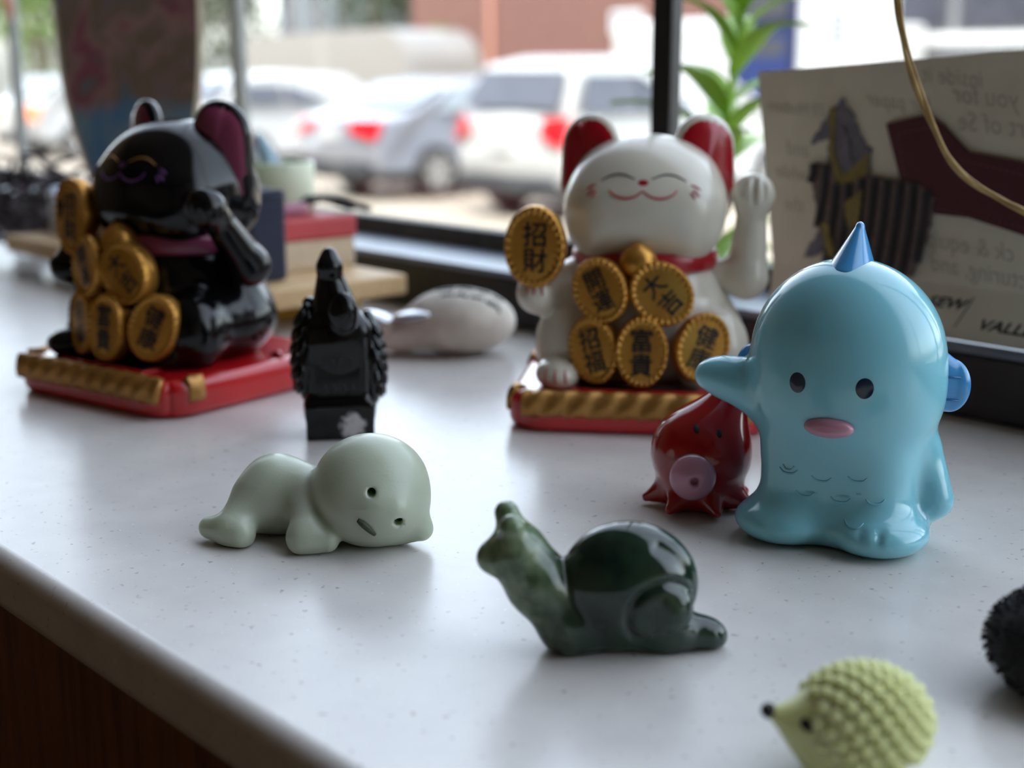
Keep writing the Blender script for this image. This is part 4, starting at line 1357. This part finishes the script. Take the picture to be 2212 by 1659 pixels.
for z in (.0385, .0405):
    tube('hem', [(-.0113, -.0101, z), (.0113, -.0101, z), (.0113, .0101, z), (-.0113, .0101, z), (-.0113, -.0101, z)], .0003, M_navy, nv, 5)
cup = thing('mint_cup', 'pale mint round pot standing on the red box lid', 'pot', (-.1222, .7185, .0480), 0)
lathe('wall', [(.0190, 0), (.0205, .002), (.0208, .0245), (.0202, .0258), (.0192, .0255), (.0190, .004), (.0005, .003)], M_mint, cup, 48)
M_teal = mat('dark_teal_glass', (34, 54, 66), .1, (48, 70, 82), 60, coat=.6)
M_ice = mat('pale_blue_glass', (176, 204, 218), .12, (160, 190, 206), 60, coat=.6, sss=.4, sss_r=(.6, .8, 1), sss_scale=.005)
def crystal(name, label, m, base, tip, r, seg=6):
    t = thing(name, label, 'crystal', (0, 0, 0))
    b = Vector(base); p = Vector(tip); d = (p - b)
    rr = random.Random(int(r * 1e5))
    tube('shaft', [b, b + d * .62], [r, r * .86], m, t, seg)
    o = tube('point', [b + d * .62, b + d * .9, p], [r * .86, r * .45, .0004], m, t, seg)
    for x in t.children: x.data.polygons.foreach_set('use_smooth', [False] * len(x.data.polygons))
    for x in [c for c in bpy.data.objects if c.parent == t]: x.data.polygons.foreach_set('use_smooth', [False] * len(x.data.polygons))
    return t
crystal('dark_crystal', 'dark teal glass point standing in the mint pot', M_teal, (-.1335, .720, .0520), (-.1385, .722, .0985), .0068)
crystal('pale_crystal', 'pale ice blue glass point leaning out of the mint pot', M_ice, (-.1135, .7150, .0520), (-.1300, .7190, .0880), .0064)
# black frayed tuft on the red lid
M_fth = mat('black_feather', (22, 20, 24), .8, (34, 30, 36), 200)
ft = thing('black_tuft', 'black frayed feather lying on the red box lid', 'feather', (-.0985, .7120, .0480), R(20))
tube('quill', bez([(-.022, 0, .0022), (-.008, .001, .0072), (.008, 0, .0062), (.018, -.002, .0034)], 6), .0018, M_fth, ft, 6)
br = []
rf = random.Random(4)
for i in range(120):
    t = rf.random()
    x = -.022 + .040 * t
    z = .0022 + .0050 * math.sin(math.pi * min(1, t + .1))
    sd = rf.choice((-1, 1))
    br.append(([(x, 0, z), (x + .004, sd * .003, z + .0008), (x + .008 + rf.uniform(0, .002), sd * rf.uniform(.004, .0065), max(.0006, z - rf.uniform(.0, .0016)))], [.0012, .0010, .0005]))
join_tubes('barbs', br, M_fth, ft, 4)['kind'] = 'stuff'
pk = blob('pink_eraser', rbox((0, 0, .0032), (.0070, .0050, .0030), .0016), (-.009, -.007, -.001), (.009, .007, .008), .0006, M_pink)
pk.location = (-.1105, .7010, .0480); pk.rotation_euler = (0, 0, R(30))
tag(pk, 'small pink rounded block on the red box lid', 'block')

# ------------------------------------------------------------------ painted oval board at the left
def art_mat():
    m = mat('abstract_paint', (92, 70, 58), .55, (58, 62, 74), 26, detail=5)
    nt = m.node_tree; b = nt.nodes['Principled BSDF']
    tc = [n for n in nt.nodes if n.type == 'TEX_COORD'][0]
    nz = nt.nodes.new('ShaderNodeTexNoise'); nz.inputs['Scale'].default_value = 22; nz.inputs['Detail'].default_value = 5; nz.inputs['Distortion'].default_value = .8
    mp = nt.nodes.new('ShaderNodeMapping'); mp.inputs['Scale'].default_value = (1.5, 1, .7)
    nt.links.new(tc.outputs['Object'], mp.inputs[0]); nt.links.new(mp.outputs[0], nz.inputs['Vector'])
    rp = nt.nodes.new('ShaderNodeValToRGB')
    cols = [(.28, (30, 52, 84)), (.38, (52, 66, 76)), (.45, (86, 66, 56)), (.50, (72, 58, 38)), (.55, (104, 78, 70)), (.61, (88, 30, 40)), (.68, (60, 70, 66)), (.78, (34, 54, 80))]
    el = rp.color_ramp.elements
    while len(el) < len(cols): el.new(.5)
    for e, (p, c) in zip(el, cols): e.position = p; e.color = lin(c)
    # painted sea-blue lower third, a horizontal paint boundary of the picture itself
    sep = nt.nodes.new('ShaderNodeSeparateXYZ'); nt.links.new(tc.outputs['Object'], sep.inputs[0])
    ad = nt.nodes.new('ShaderNodeMath'); ad.operation = 'MULTIPLY_ADD'; ad.inputs[1].default_value = .03; 
    nt.links.new(nz.outputs['Fac'], ad.inputs[0]); nt.links.new(sep.outputs[2], ad.inputs[2])
    st = nt.nodes.new('ShaderNodeMapRange'); st.inputs['From Min'].default_value = .118; st.inputs['From Max'].default_value = .108
    nt.links.new(ad.outputs[0], st.inputs['Value'])
    nt.links.new(nz.outputs['Fac'], rp.inputs['Fac'])
    n2 = nt.nodes.new('ShaderNodeTexNoise'); n2.inputs['Scale'].default_value = 40; n2.inputs['Detail'].default_value = 3
    nt.links.new(mp.outputs[0], n2.inputs['Vector'])
    r2 = nt.nodes.new('ShaderNodeValToRGB'); r2.color_ramp.elements[0].position = .4; r2.color_ramp.elements[0].color = lin((44, 78, 102)); r2.color_ramp.elements[1].position = .62; r2.color_ramp.elements[1].color = lin((74, 92, 98))
    nt.links.new(n2.outputs['Fac'], r2.inputs['Fac'])
    mx = nt.nodes.new('ShaderNodeMixRGB')
    nt.links.new(st.outputs[0], mx.inputs[0]); nt.links.new(rp.outputs['Color'], mx.inputs[1]); nt.links.new(r2.outputs['Color'], mx.inputs[2])
    nt.links.new(mx.outputs[0], b.inputs['Base Color'])
    return m
M_art = art_mat()
M_rim = mat('cream_board_edge', (226, 218, 196), .5, (216, 206, 182), 40, sss=.3, sss_r=(1, .9, .7), sss_scale=.004)
pb = thing('painted_board', 'tall tapered board painted in dark colours with a cream edge', 'board', (-.2270, .850, 0), R(14))
half = [(.0, .0135), (.006, .0185), (.02, .0215), (.045, .0260), (.07, .0325), (.092, .0378), (.119, .0415), (.1594, .0432), (.20, .0430), (.24, .0400), (.27, .0330), (.29, .022), (.298, .010)]
hp = bez([(w, 0, z) for z, w in half], 4)
outline = [(p.x, p.z) for p in hp] + [(-p.x, p.z) for p in hp[::-1]]
def slab(nm, out, y0, y1, m, parent, inset=0.0):
    cz = .15
    pts = [(x * (1 - inset / .04), cz + (z - cz) * (1 - inset / .15)) for x, z in out]
    k = len(pts)
    V = [(x, y0 + 2.2 * x * x, z) for x, z in pts] + [(x, y1 + 2.2 * x * x, z) for x, z in pts]
    Fc = [(i, (i + 1) % k, (i + 1) % k + k, i + k) for i in range(k)]
    n2 = k // 2
    for i in range(n2 - 1):                                # strips left-right so that the slab can be dished
        Fc += [(i, k - 1 - i, k - 2 - i, i + 1), (k + i, k + i + 1, 2 * k - 2 - i, 2 * k - 1 - i)]
    bm = bmesh.new()
    vs_ = [bm.verts.new(v) for v in V]
    for f in Fc:
        try: bm.faces.new([vs_[i] for i in f])
        except ValueError: pass
    return bm_obj(nm, bm, m, parent)
slab('core', outline, -.004, .006, M_rim, pb)
slab('painted_face', outline, -.0052, -.0042, M_art, pb, .0030)
pv_ = wbox('board_stand', (0, 0, 0), (.001, .001, .001), M_oak, pb); bpy.data.objects.remove(pv_, do_unlink=True)

# ------------------------------------------------------------------ dark dried twigs at the far left
M_twig = mat('dry_purple_grey_twig', (86, 74, 80), .8, (62, 54, 58), 60)
tw = thing('dried_twigs', 'tangled heap of dark dried twigs at the left edge', 'twigs', (-.315, .905, 0))
rt2 = random.Random(21)
for i in range(46):
    a = rt2.uniform(0, 6.28); r0 = rt2.uniform(0, .03)
    p = Vector((r0 * math.cos(a) * 1.4, r0 * math.sin(a) * .6, rt2.uniform(.003, .045)))
    pts = [p]
    d = Vector((rt2.uniform(-1, 1), rt2.uniform(-.5, .5), rt2.uniform(-.25, .5))).normalized()
    for k in range(5):
        d = (d + Vector((rt2.uniform(-.7, .7), rt2.uniform(-.5, .5), rt2.uniform(-.5, .45)))).normalized()
        q = pts[-1] + d * .012
        q.z = max(.003, min(.064, q.z)); q.y = max(-.035, min(.035, q.y))
        pts.append(q)
    tube('twig', bez(pts, 4), [.0024 * (1 - .6 * j / 20) for j in range(21)], M_twig, tw, 6)
pp = box('paper_scrap', (-.016, -.010, 0), (.016, .010, .0012), mat('pale_blue_paper', (196, 208, 226), .8), None, .0004, 2)
pp.location = (-.262, .845, .0500); pp.rotation_euler = (R(6), R(-8), R(25))
tag(pp, 'pale blue white scrap of paper beside the dried twigs', 'paper')
wp = thing('white_block', 'white block under the pale paper scrap', 'block', (-.262, .848, 0), R(25))
box('block_body', (-.018, -.011, 0), (.018, .011, .0475), M_plate, wp, .0015, 2)
# dried rusty sprig hanging at the top left
M_rust = mat('rusty_dried_leaf', (150, 92, 66), .8, (116, 70, 50), 60, sss=.3, sss_r=(1, .5, .3), sss_scale=.002)
sg = thing('dried_sprig', 'rusty brown dried sprig hanging at the upper left corner', 'sprig', (-.3650, .985, 0))
tube('stem', bez([(0, 0, 1.749), (.002, 0, .8), (0, 0, .32), (.004, 0, .20), (.010, 0, .170)], 6), .0011, M_rust, sg, 6)
for i, (x, z, L_, ry, rz) in enumerate([(.002, .215, .030, 40, 180), (.004, .200, .034, 60, 20), (.006, .188, .028, 70, 200), (.010, .176, .030, 62, -10), (.010, .172, .036, 78, 190), (.0, .235, .034, 30, 30), (.004, .182, .022, 85, 90), (-.012, .195, .034, 70, 170), (-.016, .180, .028, 85, 150)]):
    o = link(bpy.data.objects.new('leaf', LEAF.copy()), sg)
    o.data.materials.clear(); o.data.materials.append(M_rust)
    o.location = (x, 0, z); o.scale = (L_, L_ * 2.2, L_); o.rotation_euler = (0, R(ry), R(rz))

# ------------------------------------------------------------------ fuzzy dark cone at the right edge
M_fuzz = mat('black_wool', (12, 12, 15), .95, (22, 20, 24), 500, sheen=.08)
fz = thing('wool_figure', 'black woolly cone shaped figure with pale green tip cut by the right edge', 'figurine', (.1105, .2530, 0))
fzb = blob('body', floor_at(union([ell((0, 0, .0105), (.0172, .0165, .0108)), (cap((.001, 0, .012), (.0035, 0, .0235), .0125, .0055), .006)], .005), 0, .001), (-.020, -.019, -.001), (.020, .019, .032), .0009, M_fuzz, fz)
me = fzb.data
fib = []
rz_ = random.Random(9)
vv = me.vertices
for i in range(2600):
    v = vv[rz_.randrange(len(vv))]
    if v.co.z < .0006: continue
    n = v.normal
    d = (n + Vector((rz_.uniform(-.7, .7), rz_.uniform(-.7, .7), rz_.uniform(-.8, .5)))).normalized()
    fib.append(([v.co - n * .0002, v.co + d * .0007, v.co + d * .0011 + Vector((0, 0, -.0003))], [.00022, .00018, .00006]))
join_tubes('wool', fib, M_fuzz, fz, 3)['kind'] = 'stuff'
blob('tip', union([ell((.0045, 0, .0275), (.0058, .0056, .0050)), ell((.0010, -.004, .0245), (.0022, .002, .0020))], .001), (-.004, -.008, .020), (.012, .008, .034), .0006, mat('sage_green_felt', (168, 178, 160), .8, (156, 166, 148), 200), fz)
